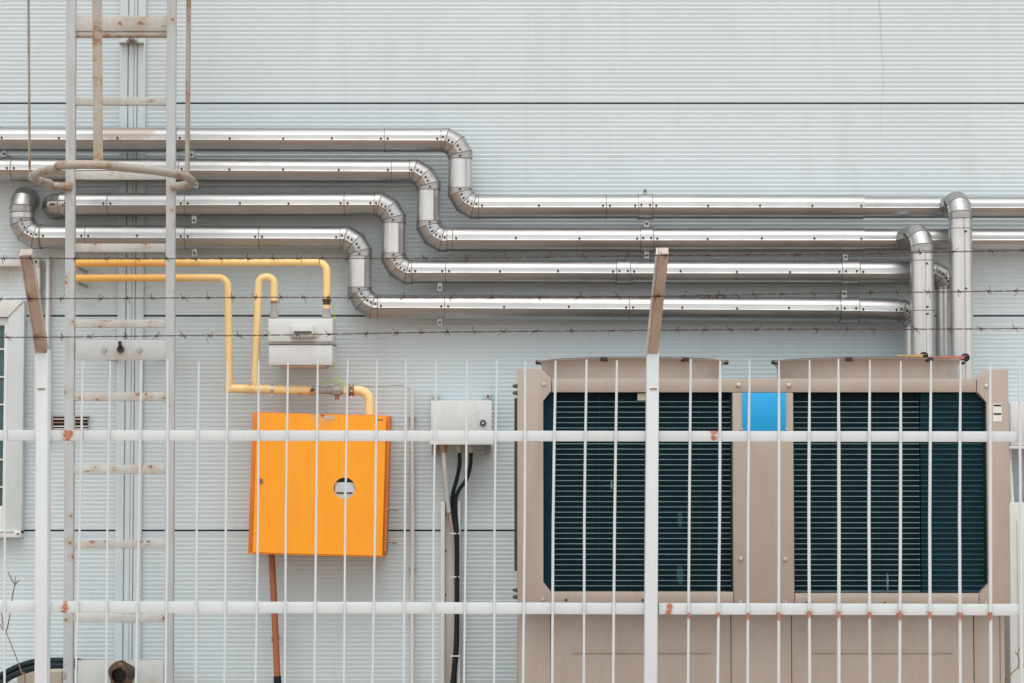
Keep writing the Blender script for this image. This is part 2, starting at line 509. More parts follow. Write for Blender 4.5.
def tag(o, label, cat, group=None):
    o['label'] = label
    o['category'] = cat
    if group:
        o['group'] = group
    return o

def arc(p0, c, p1, rad, n=7):
    """points of a rounded corner at c between p0 and p1"""
    p0, c, p1 = Vector(p0), Vector(c), Vector(p1)
    a = (p0 - c).normalized()
    b = (p1 - c).normalized()
    out = []
    ang = a.angle(b)
    d = rad / math.tan(ang / 2)
    s, e = c + a * d, c + b * d
    o = c + (a + b).normalized() * (rad / math.sin(ang / 2))
    va, vb = s - o, e - o
    tot = va.angle(vb)
    for i in range(n + 1):
        f = i / n
        out.append(o + (va * math.sin((1 - f) * tot) + vb * math.sin(f * tot)) / math.sin(tot))
    return out

def rounded(pts, rad, n=7):
    pts = [Vector(p) for p in pts]
    out = [pts[0]]
    for i in range(1, len(pts) - 1):
        out += arc(pts[i - 1], pts[i], pts[i + 1], rad, n)
    out.append(pts[-1])
    return out

def smooth_path(pts, k=8):
    """Catmull-Rom through the points"""
    pts = [Vector(p) for p in pts]
    q = [pts[0] * 2 - pts[1]] + pts + [pts[-1] * 2 - pts[-2]]
    out = []
    for i in range(1, len(q) - 2):
        a, b, c, d = q[i - 1], q[i], q[i + 1], q[i + 2]
        for j in range(k):
            t = j / k
            out.append(0.5 * ((2 * b) + (c - a) * t + (2 * a - 5 * b + 4 * c - d) * t * t + (3 * b - a - 3 * c + d) * t ** 3))
    out.append(pts[-1])
    return out

# ------------------------------------------------------------------ setting: ground
g = MB()
gs = 300
v = [g.bm.verts.new(p) for p in ((-gs, -gs, 0), (gs, -gs, 0), (gs, gs, 0), (-gs, gs, 0))]
g.bm.faces.new(v)
o = g.build('ground', M['ground'], smooth=0)
o['kind'] = 'structure'
a = MB()
v = [a.bm.verts.new(p) for p in ((-9, -2.2, 0.004), (9, -2.2, 0.004), (9, -0.02, 0.004), (-9, -0.02, 0.004))]
a.bm.faces.new(v)
o = a.build('bounce_pavement', M['concrete'], smooth=0)  # pale strip out of view, added to bounce light onto lower wall and pipes
o['kind'] = 'structure'

# ------------------------------------------------------------------ building wall
seams = [P(512, y, 0).z for y in (103.2, 317.3, 530.6)]
step = (seams[0] - seams[2]) / 2
wall = thing('building_wall', 'pale grey ribbed sheet metal wall with thin dark joints between its wide panels', 'wall', (0, 0, 0))
WX0, WX1 = -7.0, 7.0
bottoms = [seams[0] + step * k for k in range(-4, 3)]
GAP = 0.0037
for zb in bottoms:
    z0, z1 = zb + GAP, zb + step - GAP
    n = 49
    pitch = (z1 - z0) / n
    prof = [(0.03, z0), (0.004, z0), (0.0, z0 + 0.002)]
    for i in range(n):
        zz = z0 + i * pitch
        if i == 0 or i == n - 1:
            prof += [(0.0, zz + pitch * 0.95)]
        else:
            prof += [(0.0, zz + pitch * 0.16), (0.0014, zz + pitch * 0.34), (0.0014, zz + pitch * 0.60), (0.0, zz + pitch * 0.82)]
    prof += [(0.004, z1), (0.03, z1)]
    if z1 < 0.02:
        continue
    prof = [(y, max(z, 0.01)) for y, z in prof]
    w = MB()
    aa = [w.bm.verts.new((WX0, y, z)) for y, z in prof]
    bb = [w.bm.verts.new((WX1, y, z)) for y, z in prof]
    for i in range(len(prof) - 1):
        if (prof[i][0], prof[i][1]) != (prof[i + 1][0], prof[i + 1][1]):
            w.bm.faces.new((aa[i], bb[i], bb[i + 1], aa[i + 1]))
    w.build('wall_panel', M['wall'], wall, smooth=20, recalc=False)
MB().box(WX0, WX1, 0.031, 0.25, 0.0, bottoms[-1] + step).build('wall_core', M['dark'], wall, smooth=0)
# cover strip over the vertical panel joint behind the ladder
t = MB()
cx = [P(p, 341, -0.02).x for p in (117, 119, 125, 126.4, 131, 132.2, 134.3, 135.5, 141, 143)]
zt = bottoms[-1] + step
prof = [(cx[0], -0.002), (cx[0], -0.016), (cx[1], -0.02), (cx[2], -0.02), (cx[2], -0.008), (cx[3], -0.008), (cx[3], -0.021), (cx[4], -0.021), (cx[4], -0.016), (cx[5], -0.016), (cx[5], -0.021),
        (cx[6], -0.021), (cx[6], -0.011), (cx[7], -0.01), (cx[7], -0.02), (cx[8], -0.02), (cx[9], -0.016), (cx[9], -0.002)]
aa = [t.bm.verts.new((x, y, 0.01)) for x, y in prof]
bb = [t.bm.verts.new((x, y, zt)) for x, y in prof]
for i in range(len(prof) - 1):
    t.bm.faces.new((aa[i + 1], aa[i], bb[i], bb[i + 1]))
t.build('cover_strip', M['trim'], wall, smooth=0)

# ------------------------------------------------------------------ clad pipes
PY = -0.118
SEG = 40
SEAM = -0.13

class Clad:
    """mitred, lapped sheet metal cladding along a planar polyline"""
    @staticmethod
    def skin(mb, pts, nrm, r, beads=(), seam=SEAM, lap=0.0035, rivets=(), bead_h=0.0016, bead_w=0.0021):
        pts = [Vector(p) for p in pts]
        nrm = Vector(nrm).normalized()
        n = len(pts)
        seg = [(pts[i + 1] - pts[i]).normalized() for i in range(n - 1)]
        # the lapped edge is swaged: a shallow groove, then a lip
        angs = [seam, seam + 0.09, seam + 0.40] + [seam + 2 * math.pi * k / SEG for k in range(3, SEG)] + [seam + 2 * math.pi - 0.002]
        rad = [r + lap + 0.0014, r + lap - 0.0021, r + lap * 0.95] + [r + lap * (1 - k / SEG) for k in range(3, SEG)] + [r]

        def ring(i, extra, shift):
            t = seg[min(i, n - 2)] if i == 0 else seg[i - 1]
            if 0 < i < n - 1:
                bis = (seg[i - 1] + seg[i]).normalized()
            else:
                bis = t
            v = nrm.cross(t)
            out = []
            for a_, rr in zip(angs, rad):
                e = (nrm * math.cos(a_) + v * math.sin(a_)) * (rr + extra)
                d = -e.dot(bis) / t.dot(bis)
                p = pts[i] + e + t * d
                if shift < 0:
                    p = p + seg[max(i - 1, 0)] * shift
                elif shift > 0:
                    p = p + seg[min(i, n - 2)] * shift
                out.append(p)
            return out
        rs, mi = [], []
        for i in range(n):
            if i in beads:
                if i > 0:
                    rs.append(ring(i, 0, -bead_w * 1.2)); mi.append(1)
                    rs.append(ring(i, bead_h, -bead_w * 0.6)); mi.append(1)
                if i < n - 1:
                    rs.append(ring(i, bead_h, bead_w * 0.6)); mi.append(1)
                    rs.append(ring(i, 0, bead_w * 1.2)); mi.append(0)
                else:
                    mi[-1] = 1
                    rs.append(ring(i, bead_h, bead_w * 0.6)); mi.append(0)
            else:
                rs.append(ring(i, 0, 0)); mi.append(0)
        mb.rings(rs, mi[:-1], caps=True)
        # rivets: (segment index, fraction, angle)
        for si, fr, a_ in rivets:
            t = seg[si]
            v = nrm.cross(t)
            e = nrm * math.cos(a_) + v * math.sin(a_)
            c = pts[si].lerp(pts[si + 1], fr) + e * (r + lap * 0.9)
            mb.dome(c, e, 0.0054, 0.0055, 7, 2)

MATS3 = None
def straight(root, p0, p1, nrm, r, start_bead=False, end_bead=True, rivet_gap=0.23, seam=SEAM, ends=True, rv=None):
    p0, p1 = Vector(p0), Vector(p1)
    ln = (p1 - p0).length
    mb = MB()
    riv = []
    if rivet_gap:
        k = max(1, int(ln / rivet_gap))
        ra = seam + 0.16
        for i in range(1, k):
            riv.append((0, (i + random.uniform(-.06, .06)) / k, ra + random.uniform(-.04, .04)))
        if ends and ln > 0.09:
            riv += [(0, 0.016 / ln, ra), (0, 1 - 0.016 / ln, ra)]
    beads = [i for i, f in ((0, start_bead), (1, end_bead)) if f]
    jit = random.uniform(-0.0012, 0.0012)
    Clad.skin(mb, [p0, p1], nrm, r + jit, beads, seam, rivets=riv)
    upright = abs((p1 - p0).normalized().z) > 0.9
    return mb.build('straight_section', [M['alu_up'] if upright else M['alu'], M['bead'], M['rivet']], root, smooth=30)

def elbow(root, c, t1, t2, R_, r, nrm=None, seam=SEAM, rivet_a=0.1):
    """90 degree (or other) segmented elbow at corner c; returns start and end points"""
    c, t1, t2 = Vector(c), Vector(t1).normalized(), Vector(t2).normalized()
    turn = t1.angle(t2)
    d = R_ * math.tan(turn / 2)
    s, e = c - t1 * d, c + t2 * d
    perp = (t2 - t1 * t1.dot(t2)).normalized()
    o = s + perp * R_
    pts = [s]
    ngore = 3
    half = turn / (2 * ngore)
    for k in range(ngore):
        th = half * (2 * k + 1)
        pts.append(o + (-perp * math.cos(th) + t1 * math.sin(th)) * (R_ / math.cos(half)))
    pts.append(e)
    if nrm is None:
        nrm = t1.cross(t2)
        if nrm.y > 0 or (abs(nrm.y) < 1e-6 and nrm.z < 0):
            nrm = -nrm
    mb = MB()
    riv = []
    for i in range(4):
        a_ = rivet_a + random.uniform(-.08, .08)
        if i in (0, 3):
            riv += [(i, 0.45 if i == 0 else 0.55, a_)]
        else:
            riv += [(i, 0.3, a_), (i, 0.72, a_)]
    Clad.skin(mb, pts, nrm, r + 0.0012, (0, 1, 2, 3, 4), seam, rivets=riv, bead_h=0.0014)
    mb.build('elbow', [M['alu'], M['bead'], M['rivet']], root, smooth=30)
    return s, e

def band(root, px, py, r, w_px=13, lug_up=True, lug_down=False, lug_dx=0):
    """clamp band round a horizontal pipe, with its little ear and the strut that fixes it to the wall"""
    w = w_px * mpp(PY)
    c = P(px, py, PY)
    mb = MB()
    Clad.skin(mb, [c - Vector((w / 2, 0, 0)), c + Vector((w / 2, 0, 0))], (0, -1, 0), r + 0.0035, (0, 1), SEAM,
              rivets=[(0, 0.2, SEAM + 0.2), (0, 0.8, SEAM + 0.2)])
    b = mb.build('clamp_band', [M['alu'], M['bead'], M['rivet']], root, smooth=30)
    for on, s in ((lug_up, 1), (lug_down, -1)):
        if on:
            lug(root, c + Vector((lug_dx, 0, 0)), r, s)

def lug(root, c, r, s):
    z = c.z + s * (r + 0.004)
    l = MB()
    zz = sorted((z - s * 0.006, z + s * 0.03))
    l.box(c.x - 0.011, c.x + 0.011, c.y - 0.012, c.y + 0.012, zz[0], zz[1], 0.002)
    l.cyl((c.x, c.y + 0.0122, z + s * 0.014), (0, 1, 0), 0.005, -0.001 - c.y - 0.0122, 8)
    l.cyl((c.x, c.y - 0.012, z + s * 0.016), (0, -1, 0), 0.006, 0.005, 8, 1)
    l.build('bracket', [M['ladder'], M['rivet']], root)

X, Yv, Z = Vector((1, 0, 0)), Vector((0, 1, 0)), Vector((0, 0, 1))
FRONT = (0, -1, 0)
RP = 11.6 * mpp(PY)
RB = 0.088
GROUP_P = 'metal clad pipes on the wall'

def run(root, xs, py0, py1=None, r=RP, first_bead=False, rivet_gap=0.23):
    """a straight horizontal run in sections; xs = photo x of the section ends"""
    py1 = py0 if py1 is None else py1
    for i in range(len(xs) - 1):
        f0 = (xs[i] - xs[0]) / (xs[-1] - xs[0])
        f1 = (xs[i + 1] - xs[0]) / (xs[-1] - xs[0])
        a_ = P(xs[i], py0 + (py1 - py0) * f0, PY)
        b_ = P(xs[i + 1], py0 + (py1 - py0) * f1, PY)
        straight(root, a_, b_, FRONT, r, first_bead and i == 0, i < len(xs) - 2, rivet_gap)

def jog(root, xtop, ytop, xd, ybot, r=RP):
    """two elbows and the short drop between an upper run and a lower run; returns the px where the lower run starts"""
    c1 = P(xd, ytop, PY)
    c2 = P(xd, ybot, PY)
    c2.x = c1.x
    s1, e1 = elbow(root, c1, X, -Z, RB, r, FRONT)
    s2, e2 = elbow(root, c2, -Z, X, RB, r, FRONT)
    if (e1 - s2).length > 0.01:
        straight(root, e1, s2, FRONT, r, False, False, 0.0, seam=0.5)
    return s1, e2

def px_of(p):
    d = p - CAM
    f = d.y * ct + d.z * st
    return 512 + F * d.x / f

# --- topmost pipe
p1 = thing('clad_pipe', 'topmost silver clad pipe on the wall, stepping down left of the middle', 'pipe', P(300, 140, PY), GROUP_P)
s1, e2 = jog(p1, 445, 140.5, 460, 207.0)
run(p1, [-480, -190, 1, 178, 385, px_of(s1)], 138.5, 140.5, RP)
run(p1, [px_of(e2), 606, 638], 207.0, 207.0)
run(p1, [652, 863], 207.0, 207.3)
run(p1, [863, 946, 1240, 1520], 207.5, 208.0, RP * 0.9, rivet_gap=0)
band(p1, 645, 207.0, RP, 14.5, True)
lug(p1, P(192, 139.5, PY), RP, -1)
lug(p1, P(5, 138.5, PY), RP, -1)
# --- second pipe
p2 = thing('clad_pipe', 'second silver clad pipe from the top, feeding the shorter drop pipe', 'pipe', P(300, 171, PY), GROUP_P)
s1, e2 = jog(p2, 415, 171.5, 428.5, 240.0)
run(p2, [-480, -200, 13, 180, 392, px_of(s1)], 167.5, 171.5, RP)
run(p2, [px_of(e2), 453, 640], 239.5, 239.8)
run(p2, [653, 863], 239.8, 239.8)
run(p2, [863, 909, 1240, 1520], 239.8, 240.0, RP * 0.93, rivet_gap=0)
band(p2, 646.5, 239.8, RP, 13, True, True)
lug(p2, P(196, 169.5, PY), RP, -1)
# --- third pipe
p3 = thing('clad_pipe', 'third silver clad pipe from the top, leaving the wall beside the ladder', 'pipe', P(300, 205, PY), GROUP_P)
s1, e2 = jog(p3, 380, 204.5, 393.5, 272.3)
run(p3, [64, 109, 186, 345, px_of(s1)], 205.0, 204.5, RP)
c = P(52.5, 205, PY)
elbow(p3, c, Yv * -1, X, 0.068, RP, (0, 0, 1), seam=-math.pi / 2 + .27, rivet_a=-math.pi / 2 - 0.1)
straight(p3, (c.x, -0.002, c.z), (c.x, PY + 0.069, c.z), (0, 0, 1), RP, False, False, 0)
run(p3, [px_of(e2), 446, 616], 272.0, 272.5)
run(p3, [630, 841], 272.5, 272.8)
dc = P(946, 273.0, PY)
s1, e1 = elbow(p3, dc, X, -Z, 0.075, RP * 0.9, FRONT)
run(p3, [858, px_of(s1)], 272.9, 273.0)
straight(p3, e1, (e1.x, e1.y, 0.35), FRONT, RP * 0.9, False, False, 0, seam=0.35)
band(p3, 623, 272.5, RP, 14, False)
band(p3, 849.5, 272.8, RP, 18, True, False, -0.02)
lug(p3, P(440, 272.0, PY), RP, -1)
lug(p3, P(194.5, 205, PY), RP, -1)
# --- lowest pipe
p4 = thing('clad_pipe', 'lowest silver clad pipe, rising to the wall in a big elbow at the far left', 'pipe', P(300, 238, PY), GROUP_P)
s1, e2 = jog(p4, 345, 238.2, 359.5, 306.5)
c = P(22, 237, PY)
ea, eb = elbow(p4, c, -Z, X, RB, RP, FRONT)
ct_ = P(22, 198, PY); ct_.x = c.x
elbow(p4, ct_ , Yv * -1, -Z, 0.068, RP, (1, 0, 0), seam=math.pi / 2, rivet_a=math.pi / 2)
straight(p4, (c.x, -0.002, ct_.z), (c.x, PY + 0.069, ct_.z), (0, 0, 1), RP, False, False, 0)
if (ct_.z - 0.068) - ea.z > 0.005:
    straight(p4, (c.x, PY, ct_.z - 0.068), ea, FRONT, RP, True, False, 0)
run(p4, [px_of(eb), 42, 87, 186, 260, px_of(s1)], 237.0, 238.2, RP)
run(p4, [px_of(e2), 445, 629, 839], 306.8, 309.5)
dc = P(914, 311.0, PY)
s1, e1 = elbow(p4, dc, X, -Z, 0.075, RP * 0.9, FRONT)
run(p4, [858, px_of(s1)], 310.0, 310.8)
straight(p4, e1, (e1.x, e1.y, 0.35), FRONT, RP * 0.9, False, False, 0, seam=0.35)
band(p4, 848.5, 309.8, RP, 19, True, False, -0.02)
lug(p4, P(440, 306.8, PY), RP, -1)
lug(p4, P(195, 237.4, PY), RP, -1)

# --- front drop pipes and their valve levers
VY = -0.32
def drop(name, label, start, px, pytop, r, lever_px, pivot_px, lever_py, lever_mat, joints):
    top = P(px, pytop, VY)
    bot = P(px, 683, VY)
    s = Vector(start)
    top.z = s.z
    root = thing(name, label, 'pipe', (top.x, VY, 0.3), 'drop pipes in front of the wall')
    d = (top - s); d.z = 0
    el_s, el_e = elbow(root, top, d, -Z, 0.075, r, None, seam=0.2)
    straight(root, s, el_s, d.normalized().cross(-Z) * -1, r * 0.98, True, False, 0)
    prev = el_e
    ks = [P(px, j, VY).z for j in joints] + [0.3]
    for i, zz in enumerate(ks):
        nx = Vector((top.x, VY, zz))
        straight(root, prev, nx, FRONT, r, False, i < len(ks) - 1, 0.27, seam=0.12)
        prev = nx
    # valve lever lying across the pipe
    pv = P(pivot_px, lever_py, VY - r - 0.035)
    tip = P(lever_px, lever_py - 0.3, VY - r - 0.035)
    lv = MB()
    lv.prism([(tip.x, tip.z - 0.0025), (pv.x - 0.05, pv.z - 0.005), (pv.x + 0.006, pv.z - 0.009), (pv.x + 0.010, pv.z), (pv.x + 0.006, pv.z + 0.009), (pv.x - 0.05, pv.z + 0.006), (tip.x, tip.z + 0.0035)],
             pv.y - 0.004, pv.y + 0.004, 0, 0.0015)
    lo = lv.build('valve_lever', lever_mat, root)
    nb = MB()
    nb.cyl((pv.x, pv.y + 0.03, pv.z), (0, -1, 0), 0.019, 0.022, 20)
    nb.cyl((pv.x, pv.y - 0.0045, pv.z), (0, -1, 0), 0.008, 0.01, 8)
    nb.build('pivot_nut', M['black'], lo)
    return root

a_ = P(948, 207.5, PY)
drop('drop_pipe', 'tall clad drop pipe with a red valve lever at its foot', a_, 960, 207.5, 0.0505, 930, 966, 357.5, M['valve_red'], [229])
a_ = P(903, 239.8, PY)
drop('drop_pipe', 'shorter clad drop pipe with a yellow valve lever at its foot', a_, 921.5, 239.5, 0.0515, 897, 924.5, 356, M['valve_yellow'], [261, 311])

# ------------------------------------------------------------------ yellow gas pipes
GY = -0.20
gas = 'yellow gas pipes'
def gp(px, py, Y=GY):
    return P(px, py, Y)
ra = thing('gas_pipe', 'upper yellow gas pipe running right and dropping onto the gas meter', 'gas pipe', gp(200, 263), gas)
rg = 3.8 * mpp(GY)
mb = MB()
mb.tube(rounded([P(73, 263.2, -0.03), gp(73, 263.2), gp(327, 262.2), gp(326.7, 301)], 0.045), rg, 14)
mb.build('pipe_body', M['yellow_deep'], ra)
f = MB(); f.cyl(gp(326.7, 299), (0, 0, -1), 0.021, 0.012, 8); f.cyl(gp(326.7, 301.5), (0, 0, -1), 0.017, 0.02, 12)
f.build('valve', M['rivet'], ra)
f = MB(); f.cyl(gp(326.7, 305), (0, 0, -1), 0.0175, 0.018, 12, 0); f.cyl(gp(326.5, 309), (0, 0, -1), 0.016, 0.022, 8, 1); f.cyl(gp(326.5, 313.5), (0, 0, -1), 0.022, 0.019, 8, 1)
f.build('union_nut', [M['yellow'], M['fitting']], ra)
rb = thing('gas_pipe', 'lower yellow gas pipe turning down to the pipe above the orange cabinet', 'gas pipe', gp(200, 278), gas)
mb = MB()
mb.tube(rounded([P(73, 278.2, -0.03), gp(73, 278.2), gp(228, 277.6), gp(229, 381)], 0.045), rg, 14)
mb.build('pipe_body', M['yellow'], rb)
for (px, py) in ((78, 268), (78, 283)):
    f = MB(); f.box(gp(px, py).x - 0.004, gp(px, py).x + 0.004, GY + 0.012, -0.005, gp(px, py).z - 0.008, gp(px, py).z + 0.006); f.build('bracket', M['fitting'], ra if py < 275 else rb)
rc = thing('gas_pipe', 'yellow gas pipe with a hairpin bend and grey valve, entering the orange cabinet', 'gas pipe', gp(300, 389), gas)
mb = MB()
rg2 = 4.4 * mpp(GY)
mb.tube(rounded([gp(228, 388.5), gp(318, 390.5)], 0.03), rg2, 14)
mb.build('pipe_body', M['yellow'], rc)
mb = MB()
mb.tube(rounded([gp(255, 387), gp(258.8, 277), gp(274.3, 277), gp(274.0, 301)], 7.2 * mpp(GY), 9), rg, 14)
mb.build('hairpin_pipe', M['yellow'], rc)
f = MB(); f.cyl(gp(274.0, 299.5), (0, 0, -1), 0.0165, 0.018, 12, 0); f.cyl(gp(274.1, 304.5), (0, 0, -1), 0.0145, 0.035, 8, 1); f.cyl(gp(274.2, 312), (0, 0, -1), 0.021, 0.027, 8, 1)
f.build('union_nut', [M['brownfit'], M['fitting']], rc)
f = MB()
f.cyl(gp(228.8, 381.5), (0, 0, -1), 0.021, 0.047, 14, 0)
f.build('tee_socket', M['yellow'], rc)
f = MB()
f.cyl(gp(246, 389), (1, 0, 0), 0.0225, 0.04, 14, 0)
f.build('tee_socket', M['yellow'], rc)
f = MB(); f.cyl(gp(271, 389.3), (1, 0, 0), 0.0225, 0.012, 14, 0); f.box(gp(272, 394).x - 0.006, gp(272, 394).x + 0.008, GY - 0.01, GY + 0.01, gp(272, 396).z, gp(272, 392).z, 0, 0)
f.build('clamp', M['zinc'], rc)
f = MB()
for (x0, x1, r_, mi, sg) in ((300, 312, 0.0185, 2, 14), (312, 319, 0.0215, 0, 8), (319, 329, 0.0175, 0, 14), (329, 334, 0.0205, 0, 14), (334, 341, 0.0265, 0, 8), (341, 344, 0.019, 0, 14)):
    q = gp(x0, 390.2); f.cyl(q, (1, 0, 0), r_, gp(x1, 390.2).x - q.x, sg, mi)
f.cyl(gp(337, 392), (0, 0, -1), 0.010, 0.035, 10, 2)
f.cyl(gp(313, 390), (0, -1, 0), 0.009, 0.03, 10, 1)
f.build('gas_valve', [M['fitting'], M['rivet'], M['brownfit']], rc)
mb = MB()
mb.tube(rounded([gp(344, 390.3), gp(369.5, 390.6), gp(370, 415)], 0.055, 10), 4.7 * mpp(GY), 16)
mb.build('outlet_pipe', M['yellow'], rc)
f = MB()
f.cyl(gp(348.5, 390.3), (1, 0, 0), 0.0285, 0.009, 16, 0); f.cyl(gp(352.3, 390.3), (1, 0, 0), 0.0285, 0.009, 16, 0)
f.cyl(gp(350.5, 390.3), (1, 0, 0), 0.024, 0.012, 16, 0)
for py in (385.5, 391, 396.5):
    f.cyl(gp(351.5, py, GY - 0.025), (0, -1, 0), 0.0048, 0.01, 6, 1)
f.build('flange', [M['brownfit'], M['screw']], rc)

# ------------------------------------------------------------------ gas meter
MY = -0.30
me = thing('gas_meter', 'grey two part gas meter box hanging under the yellow pipes', 'gas meter', P(300, 366, MY))
MB().pbox(268, 318.5, 332.7, 342.0, MY, 0.2, 0.006).build('upper_shell', M['meter'], me)
MB().pbox(267, 342.4, 333.5, 344.0, MY - 0.006, 0.21, 0.001).build('seam_flange', M['fitting'], me)
lo = MB()
lo.pbox(268.4, 344.4, 332.4, 365.2, MY, 0.2, 0.006)
lo.build('lower_shell', M['meter'], me)
MB().pbox(279, 365.4, 326, 367.4, MY + 0.01, 0.15, 0.002).build('base_lip', M['pinkcable'], me)
ix = MB(); ix.pbox(291.5, 325, 313.5, 336.0, MY - 0.02, 0.022, 0.003)
ixo = ix.build('index_housing', M['meter'], me)
MB().pbox(293.5, 331.2, 311.5, 333.6, MY - 0.0212, 0.003, 0).build('index_window', M['taupe_dark'], ixo)
MB().pbox(290.5, 336.2, 314.5, 337.6, MY - 0.028, 0.03, 0.001).build('index_sill', M['fitting'], me)
f = MB(); f.cyl(P(316.5, 334.5, MY), (0, -1, 0), 0.012, 0.012, 10); f.build('seal_plug', M['beige'], me)

# ------------------------------------------------------------------ orange cabinet (hangs 1.4 degrees askew)
CY = -0.25
s_ = mpp(CY)
cc = P(318.1, 483.7, CY)
cab = thing('gas_cabinet', 'bright orange metal cabinet with a small round window, hanging askew on the wall', 'cabinet', (cc.x, 0.0, cc.z))
cab.rotation_euler = (0, R(1.5), 0)
hw, hh = 68.5 * s_, 70.0 * s_
def cl(mb, x0, x1, y0, y1, z0, z1, bev=0.0, mi=0):
    return mb.box(cc.x + x0, cc.x + x1, y0, y1, cc.z + z0, cc.z + z1, bev, mi)
b = MB()
cl(b, -hw, hw, CY + 0.03, -0.004, -hh - 0.004, hh, 0.004)
cl(b, -hw + 0.002, hw - 0.002, CY + 0.002, CY + 0.0295, -hh - 0.007, -hh - 0.0012, 0.001)
b.build('body', M['orange_side'], cab)
# door: a plate with a real round hole
dw0, dw1, dh0, dh1 = -hw + 5.5 * s_, hw - 2.6 * s_, -hh, hh - 0.004
wc = (26.4 * s_, -4.0 * s_); wr = 10.8 * s_
d = MB()
K = 48
def sq(ang):
    ca, sa = math.cos(ang), math.sin(ang)
    ks = []
    if ca > 1e-9: ks.append((dw1 - wc[0]) / ca)
    if ca < -1e-9: ks.append((dw0 - wc[0]) / ca)
    if sa > 1e-9: ks.append((dh1 - wc[1]) / sa)
    if sa < -1e-9: ks.append((dh0 - wc[1]) / sa)
    k = min(ks)
    return (wc[0] + k * ca, wc[1] + k * sa)
angs = sorted([2 * math.pi * k / K for k in range(K)] + [math.atan2(zz - wc[1], xx - wc[0]) % (2 * math.pi) for xx in (dw0, dw1) for zz in (dh0, dh1)])
fo = CY; ba = CY + 0.028
V3 = lambda x, y, z: Vector((cc.x + x, y, cc.z + z))
d.rings([[V3(wc[0] + wr * math.cos(q), ba, wc[1] + wr * math.sin(q)) for q in angs],
         [V3(wc[0] + wr * math.cos(q), fo, wc[1] + wr * math.sin(q)) for q in angs],
         [V3(*(lambda s2: (s2[0], fo, s2[1]))(sq(q))) for q in angs],
         [V3(*(lambda s2: (s2[0], ba, s2[1]))(sq(q))) for q in angs]], [0, 0, 0], caps=False)
door = d.build('door', M['orange'], cab, smooth=20)
f = MB(); f.cyl(V3(wc[0], ba - 0.004, wc[1]), (0, 1, 0), wr * 1.02, 0.003, 32); f.build('window_backing', M['teal'], door)
f = MB(); cl(f, wc[0] - wr * 0.93, wc[0] + wr * 0.95, ba - 0.016, ba - 0.006, wc[1] - wr * 0.98, wc[1] + wr * 0.56, 0.002); f.build('counter_face', M['dial'], door)
for k_, (fx, fw, fz) in enumerate(((-0.55, 0.5, 0.12), (0.2, 0.55, 0.05), (-0.3, 0.25, 0.3), (0.35, 0.3, 0.28))):
    f = MB(); cl(f, wc[0] + wr * fx, wc[0] + wr * (fx + fw), ba - 0.0175, ba - 0.0165, wc[1] + wr * (fz - 0.05), wc[1] + wr * (fz + 0.04)); f.build('counter_mark', M['trim'], door)
f = MB(); cl(f, wc[0] - wr * 0.72, wc[0] - wr * 0.05, ba - 0.019, ba - 0.0165, wc[1] - wr * 0.50, wc[1] - wr * 0.36); f.build('counter_slot', M['ink'], door)
f = MB(); cl(f, wc[0] + wr * 0.06, wc[0] + wr * 0.75, ba - 0.019, ba - 0.0165, wc[1] - wr * 0.47, wc[1] - wr * 0.35); f.build('counter_slot', M['ink'], door)
f = MB(); f.cyl(V3(-57.5 * s_, CY, 2.3 * s_ - 0.004), (0, -1, 0), 0.012, 0.007, 14); f.cyl(V3(-57.5 * s_, CY - 0.007, 2.3 * s_ - 0.004), (0, -1, 0), 0.006, 0.003, 6); f.build('lock', M['brownfit'], door)
f = MB(); cl(f, 57 * s_, 63 * s_, CY - 0.0018, CY + 0.002, 66 * s_ - 0.006, 66 * s_); f.build('vent_slot', M['conduit_rust'], door)
# scraped patch of bare primer on the door top
f = MB()
pts = [(2.5, 67.0), (6, 65.2), (10, 66.0), (13, 64.8), (14.5, 67.2), (12, 68.6), (8, 69.0), (4, 68.7)]
f.prism([(cc.x + x * s_, cc.z + z * s_ - 0.004) for x, z in pts], CY - 0.0012, CY + 0.001)
f.build('bare_patch', M['chip'], door)
for (zz, r_) in ((-24, 0.006), (-57, 0.006)):
    f = MB(); f.cyl(V3(hw, CY + 0.1, zz * s_), (1, 0, 0), r_, 0.05, 8); f.cyl(V3(hw + 0.03, CY + 0.1, zz * s_), (1, 0, 0), 0.010, 0.012, 6); f.build('side_bolt', M['fitting'], cab)
f = MB(); cl(f, hw - 0.005, hw + 0.004, CY + 0.026, CY + 0.034, -hh + 0.02, hh - 0.03); f.build('hinge_strip', M['orange_side'], cab)

# red brown pipe under the cabinet
rp = thing('drain_pipe', 'rusty red brown pipe hanging down under the orange cabinet, black sleeve at its lower end', 'pipe', P(277, 683, -0.15))
mb = MB(); mb.tube([P(271.5, 553, -0.15), P(273.5, 590, -0.15), P(277.3, 676, -0.15)], 3.3 * mpp(-0.15), 12); mb.build('pipe_body', M['conduit_rust'], rp)
mb = MB(); mb.tube([P(277.3, 676, -0.15), P(278.2, 700, -0.15), P(279, 786, -0.15)], 3.9 * mpp(-0.15), 12); mb.build('sleeve', M['black'], rp)
mb = MB(); mb.box(P(277, 0, -0.15).x - 0.01, P(277, 0, -0.15).x + 0.01, -0.14, -0.001, P(277, 640, -0.15).z - 0.01, P(277, 640, -0.15).z + 0.01); mb.build('bracket', M['conduit_rust'], rp)

